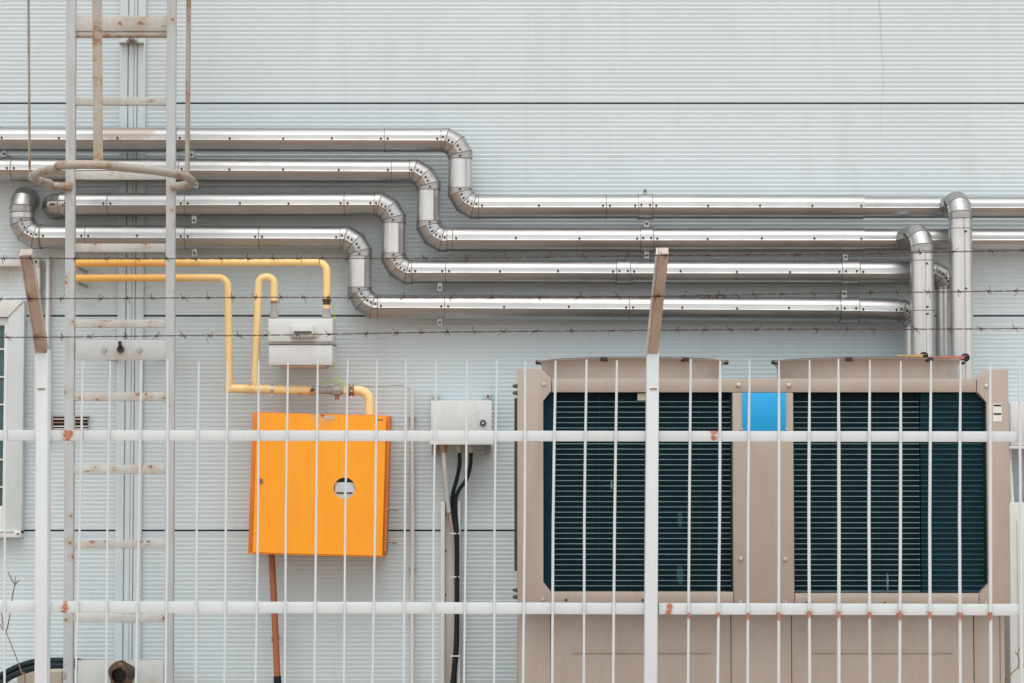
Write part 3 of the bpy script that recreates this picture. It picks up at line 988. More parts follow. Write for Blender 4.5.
# thin wires near the meter
def wire(name, label, pts, r, mat):
    mb = MB(); mb.tube(smooth_path([P(*p) for p in pts], 6), r, 6)
    return tag(mb.build(name, mat), label, 'wire')
wire('earth_wire', 'yellow green earth wire hanging beside the meter down to the grey gas valve', [(333, 304, -0.22), (334.5, 320, -0.2), (333.5, 350, -0.2), (334.5, 366, -0.21), (337, 378, -0.225), (342, 384, -0.225), (347, 387, -0.232)], 0.0022, M['green'])
wire('earth_wire', 'short yellow green wire lying over the grey gas valve', [(320, 384.3, -0.222), (327, 381.5, -0.225), (336, 380.8, -0.23), (343, 383.3, -0.226), (348, 385.5, -0.232)], 0.0032, M['green'])
wire('thin_wire', 'thin brown wire from the flange across to the top of the slim white conduit', [(352, 385.2, -0.22), (362, 386, -0.12), (380, 386.6, -0.06), (398, 385.2, -0.05), (404, 386, -0.05), (410.5, 390, -0.04)], 0.0021, M['copperw'])

# ------------------------------------------------------------------ slim white conduit
cd = thing('conduit_pipe', 'slim white conduit standing upright between the orange cabinet and the grey cable box', 'conduit', P(412, 683, -0.04))
mb = MB(); a0, b0 = P(412.2, 389, -0.04), P(412.6, 683, -0.04)
mb.tube([a0, b0, Vector((b0.x, b0.y, 0.3))], 2.1 * mpp(-0.04), 12); mb.build('tube', M['pvc'], cd)
for py in (418, 569, 612):
    q = P(412.0, py, -0.04)
    f = MB(); f.box(q.x - 0.016, q.x + 0.016, -0.046, -0.001, q.z - 0.006, q.z + 0.006, 0.001); f.build('clip', M['fitting'], cd)

# ------------------------------------------------------------------ grey cable box
EY = -0.19
eb = thing('junction_box', 'grey electrical junction box with three cables leaving its underside', 'junction box', P(462, 448, EY))
MB().pbox(431.0, 401.5, 491, 440.5, EY + 0.02, 0.16, 0.004).build('body', M['ebox'], eb)
MB().pbox(430.6, 400.5, 492.0, 441.0, EY, 0.019, 0.006).build('lid', M['ebox'], eb)
MB().pbox(429.6, 441.2, 493.8, 444.8, EY - 0.006, 0.16, 0.002).build('base_lip', M['ebox'], eb)
for (px, py) in ((435.5, 396.5), (488, 396.5)):
    f = MB(); f.pbox(px - 3, py - 3.2, px + 3, py + 5, -0.045, 0.044, 0.002); q = P(px, py - 0.2, -0.045); f.cyl(q, (0, -1, 0), 0.006, 0.004, 8, 1); f.build('fixing_lug', [M['zinc'], M['ink']], eb)
for (px, py) in ((434.5, 450), (487.5, 450)):
    f = MB(); f.pbox(px - 3, py - 5, px + 3.5, py + 4, -0.045, 0.044, 0.002); f.build('fixing_lug', M['fitting'], eb)
f = MB(); q = P(483, 423, EY); f.cyl(q, (0, -1, 0), 0.0145, 0.006, 20, 0); f.cyl(q - Yv * 0.006, (0, -1, 0), 0.007, 0.003, 12, 1); f.build('lock', [M['teal'], M['zinc']], eb)
GL = ((443.5, 1), (459.5, 0), (471.0, 0))
for px, _ in GL:
    q = P(px, 444.4, EY + 0.06)
    f = MB(); f.cyl(q, (0, 0, -1), 0.0185, 0.022, 8); f.cyl(q - Z * 0.022, (0, 0, -1), 0.015, 0.016, 14); f.build('cable_gland', M['brass'] if px < 450 else M['taupe'], eb)
for k in range(4):
    q = P(492.6, 412 + k * 7, EY + 0.05)
    f = MB(); f.cyl((q.x - 0.003, q.y, q.z), (1, 0, 0), 0.004, 0.006, 6); f.build('rivet', M['zinc'], eb)

CB = EY + 0.06
ch = thing('cable_channel', 'open white cable channel going down the wall under the junction box', 'cable channel', P(450, 683, -0.06))
zt, zb_ = P(450, 501.5, -0.06).z, 0.3
x0, x1 = P(440.6, 560, -0.06).x, P(460.4, 560, -0.06).x
f = MB(); f.box(x0 + 0.02, x1 - 0.016, -0.012, -0.001, zb_, zt - 0.02); f.build('back_plate', M['pvc'], ch)
f = MB(); f.box(x0, x0 + 0.0195, -0.06, -0.001, zb_, zt, 0.002); f.build('side_wall', M['pvc'], ch)
f = MB(); f.box(x1 - 0.0155, x1, -0.06, -0.001, zb_, zt + 0.004, 0.002); f.build('side_wall', M['pvc'], ch)
for py in (515, 551, 595):
    q = P(445.5, py, -0.012); f = MB(); f.cyl((q.x, -0.012, q.z), (0, -1, 0), 0.005, 0.003, 8); f.build('screw', M['rivet'], ch)
for py in (533.5, 576.8, 656):
    q0, q1 = P(449.5, py, -0.075), P(459.8, py - 0.3, -0.075)
    f = MB(); f.box(q0.x, q1.x, -0.078, -0.072, q0.z - 0.003, q0.z + 0.003); f.build('cable_tie', M['sticker'], ch)
def cable(label, pts, r, mat, extra=None):
    mb = MB(); mb.tube(smooth_path([P(*p) for p in pts], 8), r, 12)
    return tag(mb.build('power_cable', mat), label, 'cable', 'cables under the junction box')
cable('white cable sleeve slanting from the junction box into the channel', [(443.7, 451, CB), (445, 470, -0.12), (447.2, 490, -0.085), (448.6, 504, -0.06), (449.2, 512, -0.05)], 2.3 * mpp(-0.1), M['pvc'])
mb = MB()
mb.tube(smooth_path([P(*p) for p in [(449.5, 508, -0.045), (451, 520, -0.045), (453.3, 537, -0.045), (454.2, 560, -0.045), (454.3, 600, -0.045), (453.0, 640, -0.045), (450.5, 683, -0.045), (449, 788, -0.045)]], 8), 1.6 * mpp(-0.05), 10)
tag(mb.build('power_cable', M['pinkcable']), 'faded pink brown cable curving inside the white channel', 'cable', 'cables under the junction box')
cable('black cable from the middle gland of the junction box', [(459.5, 452, CB), (459.6, 464, -0.12), (457, 478, -0.1), (453.2, 492, -0.085), (452.2, 502, -0.07), (454.2, 520, -0.055), (456.2, 535, -0.055), (456.4, 570, -0.055), (456.0, 640, -0.055), (453.5, 670, -0.055), (451, 700, -0.055), (450, 790, -0.055)], 2.0 * mpp(-0.08), M['black'])
cable('black cable from the right gland of the junction box', [(471, 452, CB), (470.2, 466, -0.12), (466.5, 479, -0.1), (459, 490, -0.085), (455.5, 500, -0.075), (455.8, 516, -0.065), (457.2, 535, -0.07), (457.4, 570, -0.07), (457.2, 640, -0.07), (455.2, 668, -0.065), (453.5, 700, -0.065), (453, 790, -0.065)], 2.0 * mpp(-0.08), M['black'])

# ------------------------------------------------------------------ ladder with safety cage
ld = thing('access_ladder', 'fixed grey steel access ladder with rusty rungs and a safety cage above', 'ladder', (P(120, 400, LY).x, LY, 0.2))
xl0, xl1 = P(65.5, 341, LY).x, P(75.2, 341, LY).x
xr0, xr1 = P(166.3, 341, LY).x, P(175.8, 341, LY).x
LTOP = 5.6
def rail(pa0, pa1, pb0, pb1):
    """one rail between its photo edges at the top and at the bottom of the picture"""
    mb = MB()
    ta, tb = P(pa0, 0, LY), P(pa1, 0, LY)
    ba_, bb_ = P(pb0, 683, LY), P(pb1, 683, LY)
    def xz(p, q, z):
        return p.x + (q.x - p.x) * (z - p.z) / (q.z - p.z)
    prof = lambda z: [(xz(ta, ba_, z), LY), (xz(tb, bb_, z), LY), (xz(tb, bb_, z), LY + 0.035), (xz(ta, ba_, z), LY + 0.035)]
    mb.rings([[Vector((x, y, z)) for x, y in prof(z)] for z in (0.2, LTOP)], [0])
    es = [e for e in mb.bm.edges]
    bmesh.ops.bevel(mb.bm, geom=es, offset=0.003, segments=2, profile=0.5, affect='EDGES')
    return mb.build('rail', M['ladder'], ld)
rail(66.2, 75.4, 63.0, 72.6)
rail(166.6, 175.8, 164.2, 172.8)
for (y0, y1, yy) in ((15.5, 31, 0), (97, 105, 0), (171, 179.5, 0), (243.5, 252, 0), (319.5, 327.5, 0), (392.5, 401, 0), (465, 474, 0), (540.5, 548.5, 0), (614.5, 622.5, 0), (-60, -52, 0), (690, 698, 0)):
    mb = MB(); mb.pbox(74.5 - y0 * 0.003, y0, 167.2 - y0 * 0.003, y1, LY + 0.006, 0.026, 0.003)
    mb.build('rung', M['rung'], ld)
mb = MB(); mb.tube([P(74, 35.2, LY + 0.02), P(168, 35.2, LY + 0.02)], 2.9 * mpp(LY), 14); mb.build('stay_tube', M['cage'], ld)
mb = MB(); mb.pbox(119, 42, 143, 43.3, -0.05, 0.048); mb.pbox(126, 39.5, 136, 41.9, -0.07, 0.068); mb.pbox(128, 38, 134, 39.3, -0.10, 0.098); mb.build('wall_stay', M['fitting'], ld)
# upper bracket plate
br = MB(); br.pbox(76, 340, 166.5, 360.0, LY + 0.002, 0.012, 0.002)
for px in (96, 150):
    q0 = P(px, 350, LY + 0.0145); br.box(q0.x - 0.006, q0.x + 0.006, LY + 0.0145, -0.001, q0.z - 0.035, q0.z + 0.035)
bo = br.build('mounting_plate', M['bracket'], ld)
for px in (104, 139.5):
    f = MB(); f.cyl(P(px, 349.5, LY + 0.002), (0, -1, 0), 0.013, 0.004, 16); f.cyl(P(px, 349.5, LY - 0.002), (0, -1, 0), 0.0095, 0.009, 6); f.build('bolt', M['zinc'], bo)
f = MB(); q = P(120.8, 349.3, LY + 0.002); f.cyl(q, (0, -1, 0), 0.016, 0.012, 10); f.tube([q + Vector((0, -0.01, 0.008)), q + Vector((0.002, -0.03, 0.022)), q + Vector((0.0, -0.03, 0.034))], 0.008, 8); f.build('plug', M['ink'], bo)
# lower bracket plate with the rusted stub
br = MB(); br.pbox(77.5, 660.5, 163.5, 700, LY + 0.002, 0.012, 0.002)
for px in (96, 150):
    q0 = P(px, 680, LY + 0.0145); br.box(q0.x - 0.006, q0.x + 0.006, LY + 0.0145, -0.001, q0.z - 0.035, q0.z + 0.035)
bo = br.build('mounting_plate', M['bracket'], ld)
f = MB()
q = P(122, 674, LY + 0.002)
K = 26
rr = [1 + 0.06 * math.sin(3 * 2 * math.pi * _ / K + 1) + 0.05 * math.sin(5 * 2 * math.pi * _ / K) + random.uniform(-0.02, 0.02) for _ in range(K)]
def rg_(y, r0, w):
    return [Vector((q.x + math.cos(2 * math.pi * k / K) * r0 * (1 + (rr[k] - 1) * w), y, q.z + math.sin(2 * math.pi * k / K) * r0 * (1 + (rr[k] - 1) * w))) for k in range(K)]
f.rings([rg_(LY, 0.060, 1), rg_(LY - 0.018, 0.058, 1), rg_(LY - 0.026, 0.054, 1.2), rg_(LY - 0.06, 0.046, .6), rg_(LY - 0.075, 0.040, .5), rg_(LY - 0.075, 0.033, .5), rg_(LY - 0.02, 0.03, .3)], [0, 0, 0, 0, 0, 1])
f.build('rusted_stub', [M['rust'], M['ink']], bo)
# safety cage
HZ = P(97, 164.8, -1.25).z
def flat(mb, pts, halfw, th, wdir=None):
    """flat bar along pts standing on edge: width vertical (or along wdir), thickness across"""
    pts = [Vector(p) for p in pts]
    rs = []
    for i, p in enumerate(pts):
        t = (pts[min(i + 1, len(pts) - 1)] - pts[max(i - 1, 0)]).normalized()
        w = Vector(wdir) if wdir else Z
        n = t.cross(w).normalized()
        rs.append([p + w * halfw + n * th, p - w * halfw + n * th, p - w * halfw - n * th, p + w * halfw - n * th])
    return mb.rings(rs, [0] * (len(rs) - 1))
xa, xb = (xl0 + xl1) / 2, (xr0 + xr1) / 2
def hoop(z):
    xs_l, xs_r = P(33, 178, -0.82).x, P(188.5, 178, -0.82).x
    xm = (xs_l + xs_r) / 2 - 0.02
    ctl = [(xa, LY - 0.004), (xa - 0.09, LY - 0.03), (xs_l + 0.03, LY - 0.12), (xs_l, -0.80), (xs_l + 0.05, -0.97), (xs_l + 0.17, -1.15), (xm - 0.1, -1.24), (xm + 0.05, -1.25), (xs_r - 0.24, -1.19), (xs_r - 0.1, -1.06), (xs_r - 0.015, -0.9), (xs_r, -0.76), (xs_r - 0.02, LY - 0.1), (xb + 0.03, LY - 0.02), (xb, LY - 0.004)]
    return smooth_path([(x, y, z) for x, y in ctl], 6)
for z in (HZ, HZ + 0.95, HZ + 1.9):
    mb = MB(); mb.tube(hoop(z), 0.0185, 12)
    mb.build('cage_hoop', M['cage'], ld, smooth=40)
mb = MB(); q0 = P(97.3, 0, -1.246); q1 = P(98.5, 164, -1.246); dx = (q0 - q1)
mb.rings([[q1 + Vector((sx, sy, -0.012)) for sx, sy in ((-.0195, 0), (.0195, 0), (.0195, -.008), (-.0195, -.008))], [q1 + dx * 2.4 + Vector((sx, sy, 0)) for sx, sy in ((-.0195, 0), (.0195, 0), (.0195, -.008), (-.0195, -.008))]], [0]); mb.build('cage_strap', M['cage'], ld)
for (pt, pb, w, dd) in ((188.8, 187.2, 0.0078, 0.038), (28.4, 29.8, 0.0019, 0.034)):
    mb = MB(); q1 = P(pb, 178, -0.80); q0 = P(pt, 0, -0.80); dx = q0 - q1
    mb.rings([[q1 + Vector((sx * w, sy * dd / 2, -0.012)) for sx, sy in ((-1, 1), (1, 1), (1, -1), (-1, -1))], [q1 + dx * 2.3 + Vector((sx * w, sy * dd / 2, 0)) for sx, sy in ((-1, 1), (1, 1), (1, -1), (-1, -1))]], [0])
    mb.build('cage_strap', M['cage'], ld)

# ------------------------------------------------------------------ window at the far left
WY = -0.03
wn = thing('window', 'grey framed window with horizontal glazing bars at the left end of the wall', 'window', P(-60, 537, 0))
def w_x(px): return P(px, 420, WY).x
def w_z(py): return P(10, py, WY).z
xL = P(-215, 420, WY).x
xo, xi = w_x(24), w_x(8)
zo1, zi1, zi0, zo0 = w_z(301), w_z(317.5), w_z(527), w_z(531)
xLi = xL + 16 * mpp(WY)
f = MB(); f.prism([(xi, zi0 - 0.03), (xo, zi0 - 0.03), (xo, zo1), (xi, zi1)], WY - 0.02, -0.001, 0, 0.002); f.build('jamb', M['winframe'], wn)
f = MB(); f.prism([(xL, zi0 - 0.03), (xLi, zi0 - 0.03), (xLi, zi1), (xL, zo1)], WY - 0.02, -0.001, 0, 0.002); f.build('jamb', M['winframe'], wn)
f = MB(); f.prism([(xLi + 0.001, zi1 + 0.001), (xi - 0.001, zi1 + 0.001), (xo - 0.001, zo1 + 0.001), (xL + 0.001, zo1 + 0.001)], WY - 0.025, -0.001, 0, 0.002); f.build('head', M['winwhite'], wn)
f = MB(); f.box(xL, xo, WY - 0.045, -0.001, w_z(537), w_z(530.5), 0.003); so = f.build('sill', M['winwhite'], wn)
f = MB(); f.box(xL, xo - 0.03, WY - 0.047, WY - 0.046 + 0.002, w_z(532.6), w_z(531.0)); f.build('sill_groove', M['fitting'], so)
for (px, py) in ((21.8, 531.2), (18, 534)):
    f = MB(); f.cyl(P(px, py, WY - 0.045), (0, -1, 0), 0.005, 0.003, 8); f.build('screw', M['rivet'], so)
sx0, sx1 = xLi + 0.002, xi - 0.002
sz0, sz1 = zi0 - 0.028, zi1 - 0.002
sw = 4.2 * mpp(WY)
f = MB()
f.box(sx1 - sw, sx1, WY, -0.001, sz0, sz1, 0.002)
f.box(sx0, sx0 + sw, WY, -0.001, sz0, sz1, 0.002)
f.box(sx0 + sw, sx1 - sw, WY, -0.001, sz1 - 0.035, sz1, 0.002)
f.box(sx0 + sw, sx1 - sw, WY, -0.001, sz0, w_z(506), 0.002)
so = f.build('sash', M['winwhite'], wn)
f = MB(); f.box(sx0 + sw, sx1 - sw, -0.012, -0.002, w_z(506), sz1 - 0.035); f.build('pane', M['glass'], wn)
for py in (349, 376.8, 404.4, 432, 459.5, 487):
    f = MB(); f.box(sx0 + sw, sx1 - sw, -0.024, -0.0125, w_z(py) - 0.0035, w_z(py) + 0.0035); f.build('glazing_bar', M['winwhite'], wn)

# white tray and ducts left of the ladder
wt = thing('cable_duct', 'white cable duct at the far left, turning down behind the leaning fence arm', 'cable duct', P(10, 263, -0.05))
f = MB(); f.pbox(-60, 259.5, 22, 266, -0.06, 0.058, 0.002); f.build('level_run', M['pvc'], wt)
f = MB(); f.pbox(22.2, 259.0, 39, 267, -0.062, 0.06, 0.002); f.build('corner_piece', M['pvc'], wt)
f = MB(); f.pbox(34.5, 267.2, 38.8, 440, -0.06, 0.058, 0.002); f.build('drop_run', M['pvc'], wt)
f = MB(); f.cyl(P(35.5, 261.8, -0.062), (0, -1, 0), 0.007, 0.004, 10); f.build('screw', M['ink'], wt)
vd = MB(); vd.pbox(45.0, 256, 48.4, 440, -0.05, 0.048, 0.003)
tag(vd.build('conduit_pipe', M['pvc']), 'square white conduit standing just left of the ladder rail', 'conduit')

# little wall vent behind the ladder
vt = thing('wall_vent', 'small dark louvred vent in the wall behind the left ladder rail', 'vent', P(70, 430, 0))
f = MB(); f.pbox(53, 416.2, 87.5, 430.5, -0.006, 0.005); f.build('opening', M['ink'], vt)
f = MB(); f.pbox(52, 415.4, 88.4, 416.9, -0.03, 0.029); f.pbox(52, 430.2, 88.4, 431.6, -0.03, 0.029); f.pbox(51.4, 415.4, 52.9, 431.6, -0.031, 0.03); f.build('frame', M['fitting'], vt)
for k, py in enumerate((419, 422.5, 426.3, 429)):
    f = MB(); q0, q1 = P(53.2, py, -0.02), P(87.2, py + (0.9 if k % 2 else -0.6), -0.02)
    f.box(q0.x, q1.x, -0.024, -0.007, q0.z - 0.0028, q0.z + 0.0028, 0, 0); f.build('slat', M['brownfit'] if k == 1 else M['pvc'], vt)

# ------------------------------------------------------------------ white cabinets past the right end of the cooling unit
wc1 = thing('wall_box', 'white wall box beside the right end of the brown cooling unit, upper one', 'wall box', P(1030, 446, -0.5))
MB().pbox(1010.5, 402, 1085, 445.5, -0.5, 0.5, 0.006).build('body', M['ebox'], wc1)
MB().pbox(1009.6, 445.8, 1086, 448.8, -0.506, 0.5, 0.002).build('base_lip', M['winwhite'], wc1)
wc2 = thing('storage_cabinet', 'white metal cabinet standing on the ground past the right end of the cooling unit', 'cabinet', (P(1045, 600, -0.5).x, -0.4, 0.0))
q = P(1045, 503, -0.5)
MB().box(P(1009.5, 600, -0.5).x, P(1090, 600, -0.5).x, -0.5, -0.06, 0.06, q.z, 0.006).build('body', M['winwhite'], wc2)
MB().box(P(1011.5, 600, -0.5).x, P(1088, 600, -0.5).x, -0.48, -0.08, 0.004, 0.06).build('plinth', M['fitting'], wc2)
MB().pbox(1018, 520, 1080, 664, -0.506, 0.005, 0.002).build('door', M['winwhite'], wc2)
mb = MB(); mb.tube([P(1009.3, 448, -0.42), P(1010.2, 470, -0.42), P(1012.2, 503, -0.42)], 0.009, 10)
tag(mb.build('link_tube', M['winwhite']), 'slanting white tube between the white wall box and the white cabinet below', 'tube')

# ------------------------------------------------------------------ brown cooling unit
ac = thing('cooling_unit', 'big taupe outdoor cooling unit with two fans on top and dark louvred coils', 'air conditioner', (P(762, 600, AY).x, -0.95, 0.0))
def xz(px, py, Y=AY):
    q = P(px, py, Y)
    return (q.x, q.z)
DEP = 0.88
xA0, xA1 = P(517.5, 500, AY).x, P(1009.8, 500, AY).x
zTop = xz(760, 378.5)[1]
zPost = xz(530, 368.5)[1]
Zb = 0.12
def col_x(px): return P(px, 500, AY).x
def prow(py): return P(760, py, AY).z
def poly(pts): return [(col_x(a), prow(b) if b is not None else Zb) for a, b in pts]
# posts (front faces with their corner gussets)
f = MB(); f.prism(poly([(517.5, 604.5), (551.0, 604.5), (551.0, 591.5), (542.5, 582), (542.5, 400.5), (551.3, 391.8), (551.3, 378.5), (541, 368.5), (517.5, 368.5)]), AY, AY + 0.10, 0, 0.003); f.build('corner_post', M['taupe'], ac)
f = MB(); f.prism(poly([(978.4, 604.5), (1009.8, 604.5), (1009.8, 369.5), (990.5, 369.5), (978.4, 379.0), (978.4, 392.5), (988.3, 402), (988.3, 583.5), (978.4, 593.8)]), AY, AY + 0.10, 0, 0.003); f.build('corner_post', M['taupe'], ac)
for xx in (xA0, xA1 - 0.1):
    f = MB(); f.box(xx, xx + 0.1, AY + DEP - 0.1, AY + DEP, Zb, zTop, 0.004); f.build('corner_post', M['taupe'], ac)
# top beam, deck, sill, centre column
f = MB(); f.box(col_x(551.9), col_x(977.9), AY + 0.004, AY + 0.05, prow(392.2), prow(378.6), 0.002); f.build('top_beam', M['taupe'], ac)
f = MB(); f.box(xA0 + 0.004, xA1 - 0.004, AY + 0.052, AY + DEP - 0.004, zTop - 0.03, zTop - 0.001, 0.002); f.build('top_deck', M['taupe'], ac)
f = MB(); f.box(col_x(733.3), col_x(794.0), AY + 0.004, AY + 0.08, prow(604.5), prow(392.5), 0.003); f.build('centre_column', M['taupe'], ac)
LREC = 0.11
for (a0, a1) in ((518.5, 550.9), (733.4, 793.9), (978.6, 1007.8)):
    f = MB(); f.box(col_x(a0), col_x(a1), AY + LREC, AY + LREC + 0.06, Zb, prow(604.9), 0.003); f.build('leg_cover', M['taupe'], ac)
for (a0, a1, yt) in ((551.6, 732.9, 592.0), (794.5, 978.0, 593.5)):
    f = MB(); f.box(col_x(a0), col_x(a1), AY + 0.002, AY + 0.08, prow(604.5), prow(yt), 0.003); f.build('sill', M['taupe'], ac)
    f = MB()
    f.box(col_x(a0), col_x(a1), AY + LREC + 0.004, AY + LREC + 0.05, Zb, prow(605.0), 0.002)
    m0, m1 = a0 + 21, a1 - 21
    f.box(col_x(m0), col_x(m1), AY + LREC - 0.0015, AY + LREC + 0.005, prow(656.0), prow(654.2), 0.0015)
    f.build('lower_panel', M['taupe'], ac)
f = MB(); f.box(xA0 + 0.004, xA0 + 0.02, AY + 0.104, AY + DEP - 0.104, Zb, zTop - 0.04); f.build('side_panel', M['taupe'], ac)
f = MB(); f.box(xA1 - 0.02, xA1 - 0.004, AY + 0.104, AY + DEP - 0.104, Zb, zTop - 0.04); f.build('side_panel', M['taupe'], ac)
f = MB(); f.box(xA0 + 0.104, xA1 - 0.104, AY + DEP - 0.03, AY + DEP - 0.01, Zb, zTop - 0.04); f.build('back_panel', M['taupe'], ac)
f = MB(); f.box(xA0 + 0.02, xA1 - 0.02, AY + 0.03, AY + DEP - 0.02, 0.004, Zb - 0.002, 0.004); f.build('base_rail', M['taupe_dark'], ac)
# coils
CD = AY + 0.055
GWY = AY + 0.030
for i, (a0, a1, yt, yb, s0, s1) in enumerate(((542.5, 733.3, 392, 592.3, 554.5, 731.5), (794.0, 988.3, 393, 594, 795.0, 921))):
    f = MB(); f.box(col_x(a0 - 1), col_x(a1 + 1), CD + 0.01, CD + 0.09, prow(yb + 1), prow(yt - 1)); f.build('coil', M['coil'], ac)
    f = MB()
    y = 401.5
    while y < yb - 1:
        z = prow(y)
        f.box(col_x(s0), col_x(s1), GWY, GWY + 0.004, z - 0.0014, z + 0.0014)
        y += 5.28
    for xs in ([s0 + 0.5, 600.0, 655.0, 700.0, s1 - 0.5] if i == 0 else [s0 + 0.5, 835.0, 880.0, s1 - 0.5]):
        f.box(col_x(xs) - 0.0015, col_x(xs) + 0.0015, GWY + 0.0045, GWY + 0.0075, prow(yb - 0.5), prow(yt + 0.5), 0, 1)
    f.build('coil_guard', [M['guard'], M['coil_teal']], ac, smooth=0)
    if i == 0:
        f = MB(); f.box(col_x(543.0), col_x(553.5), GWY + 0.006, GWY + 0.012, prow(yb), prow(yt)); f.build('coil_end_plate', M['coil_teal'], ac)
    else:
        f = MB()
        y = 401.5
        while y < yb - 1:
            z = prow(y)
            f.box(col_x(922), col_x(985), GWY, GWY + 0.004, z - 0.0014, z + 0.0014)
            y += 5.28
        f.box(col_x(923), col_x(987.8), GWY + 0.008, GWY + 0.012, prow(yb), prow(yt), 0, 1)
        f.build('coil_guard', [M['guard_dark'], M['coil_teal']], ac, smooth=0)
for (px, py, w_, h_) in ((680, 519, 2.6, 8), (680, 575, 3.4, 9.5), (611.5, 485, 1.0, 4.5), (887.5, 582, 0.9, 9), (925, 584, 1.0, 5)):  # glints in the coil depth, put in as lighter coloured ovals
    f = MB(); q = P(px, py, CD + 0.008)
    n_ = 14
    f.prism([(q.x + w_ * mpp(CD) * math.cos(2 * math.pi * k / n_), q.z + h_ * mpp(CD) * math.sin(2 * math.pi * k / n_)) for k in range(n_)], CD + 0.006, CD + 0.0098); f.build('glint_patch', M['glint'] if w_ > 2 else M['guard'], ac)
# blue plate, tag, sticker, screws
f = MB(); f.pbox(742.5, 392.8, 786.0, 431.0, AY - 0.004, 0.007, 0.0008); f.build('blue_plate', M['blue'], ac)
f = MB(); f.pbox(637.5, 393.4, 646.5, 400.4, AY + 0.022, 0.003); f.build('paper_tag', M['beige'], ac)
f = MB(); f.pbox(993.0, 403.5, 1001.8, 421.5, AY - 0.0015, 0.002); so = f.build('sticker', M['sticker'], ac)
for py in (405.2, 413.8):
    f = MB(); f.pbox(993.6, py - 0.7, 1001.2, py + 1.1, AY - 0.0022, 0.0006); f.build('printed_bar', M['ink'], so)
for (px, py) in ((543.8, 384.3), (738.3, 385.0), (788.6, 385.3), (986.0, 386.0), (741.5, 429.3), (786.5, 429.3), (543.0, 599.3), (740.8, 559.0), (785.2, 559.2), (740.5, 602.2), (785.5, 602.2), (985.8, 602.8), ):
    r_ = 0.0105 if py < 400 or (500 < py < 590) else 0.008
    f = MB(); f.dome(P(px, py, AY + 0.004), (0, -1, 0), r_, 0.012, 12); f.build('screw', M['screw'], ac)
for (px, py) in ((566, 600), (884.5, 603.3), (643, 600), (806.5, 603)):
    f = MB(); f.dome(P(px, py, AY + 0.004), (0, -1, 0), 0.007, 0.008, 10); f.build('screw', M['taupe_dark'], ac)
f = MB(); f.box(P(514.3, 480, AY + 0.12).x, xA0 - 0.0005, AY + 0.12, AY + 0.15, P(515, 571, AY + 0.12).z, P(515, 398, AY + 0.12).z); f.build('side_flange', M['taupe_dark'], ac)
for py in (386, 393, 590, 597):
    f = MB(); q = P(517.5, py, AY + 0.03); f.dome((xA0, AY + 0.03, q.z), (-1, 0, 0), 0.009, 0.02, 8); f.build('side_screw', M['taupe_dark'], ac)
# fans
FCY = AY + 0.455
for i, (pxc) in enumerate((631.5, 866.5)):
    ctr = P(pxc, 360, FCY)
    zr = P(pxc, 357.6, FCY - 0.40).z
    r0, r1 = 0.378, 0.406
    h = zr - zTop
    prof = [(r0, zTop - 0.0005), (r0, zTop + h * 0.55), (r0 + 0.003, zTop + h * 0.7), (r0 + 0.010, zTop + h * 0.84), (r0 + 0.018, zTop + h * 0.92), (r1, zr - 0.004), (r1 + 0.002, zr), (r1 - 0.012, zr + 0.001), (r1 - 0.05, zr - 0.03), (r0 - 0.012, zTop + h * 0.3), (r0 - 0.012, zTop + 0.002)]
    f = MB(); f.lathe((ctr.x, FCY, 0), prof, 72)
    sh = f.build('fan_shroud', M['taupe'], ac, smooth=40)
    f = MB()
    for rr_ in (0.08, 0.14, 0.2, 0.26, 0.32, 0.375):
        f.tube([(ctr.x + rr_ * math.cos(2 * math.pi * k / 40), FCY + rr_ * math.sin(2 * math.pi * k / 40), zr + 0.002 - 0.0 * rr_) for k in range(41)], 0.0022, 5, caps=False)
    for k in range(8):
        a_ = math.pi * k / 8
        f.tube([(ctr.x - 0.385 * math.cos(a_), FCY - 0.385 * math.sin(a_), zr - 0.001), (ctr.x + 0.385 * math.cos(a_), FCY + 0.385 * math.sin(a_), zr - 0.001)], 0.0022, 5)
    f.build('fan_guard', M['black'], sh)
    f = MB()
    f.cyl((ctr.x, FCY, zTop), (0, 0, 1), 0.08, 0.05, 24)
    for k in range(5):
        a_ = 2 * math.pi * k / 5
        rot = Matrix.Translation((ctr.x, FCY, zTop + 0.03)) @ Matrix.Rotation(a_, 4, 'Z') @ Matrix.Rotation(R(24), 4, 'X')
        f.box(0.07, 0.31, -0.06, 0.06, -0.002, 0.002, 0, 0, rot)
    f.build('fan_rotor', M['black'], sh)
    # little guard clips on the rim
    for a_ in (math.pi * 1.5 - 0.34, math.pi * 1.5 + 0.52, math.pi + 0.12, -0.12, math.pi * 0.5):
        f = MB()
        q = Vector((ctr.x + (r1 - 0.012) * math.cos(a_), FCY + (r1 - 0.012) * math.sin(a_), zr))
        rot = Matrix.Translation(q) @ Matrix.Rotation(a_, 4, 'Z')
        f.box(-0.012, 0.016, -0.014, 0.014, -0.014, 0.004, 0.003, 0, rot)
        f.build('guard_clip', M['ink'], sh)

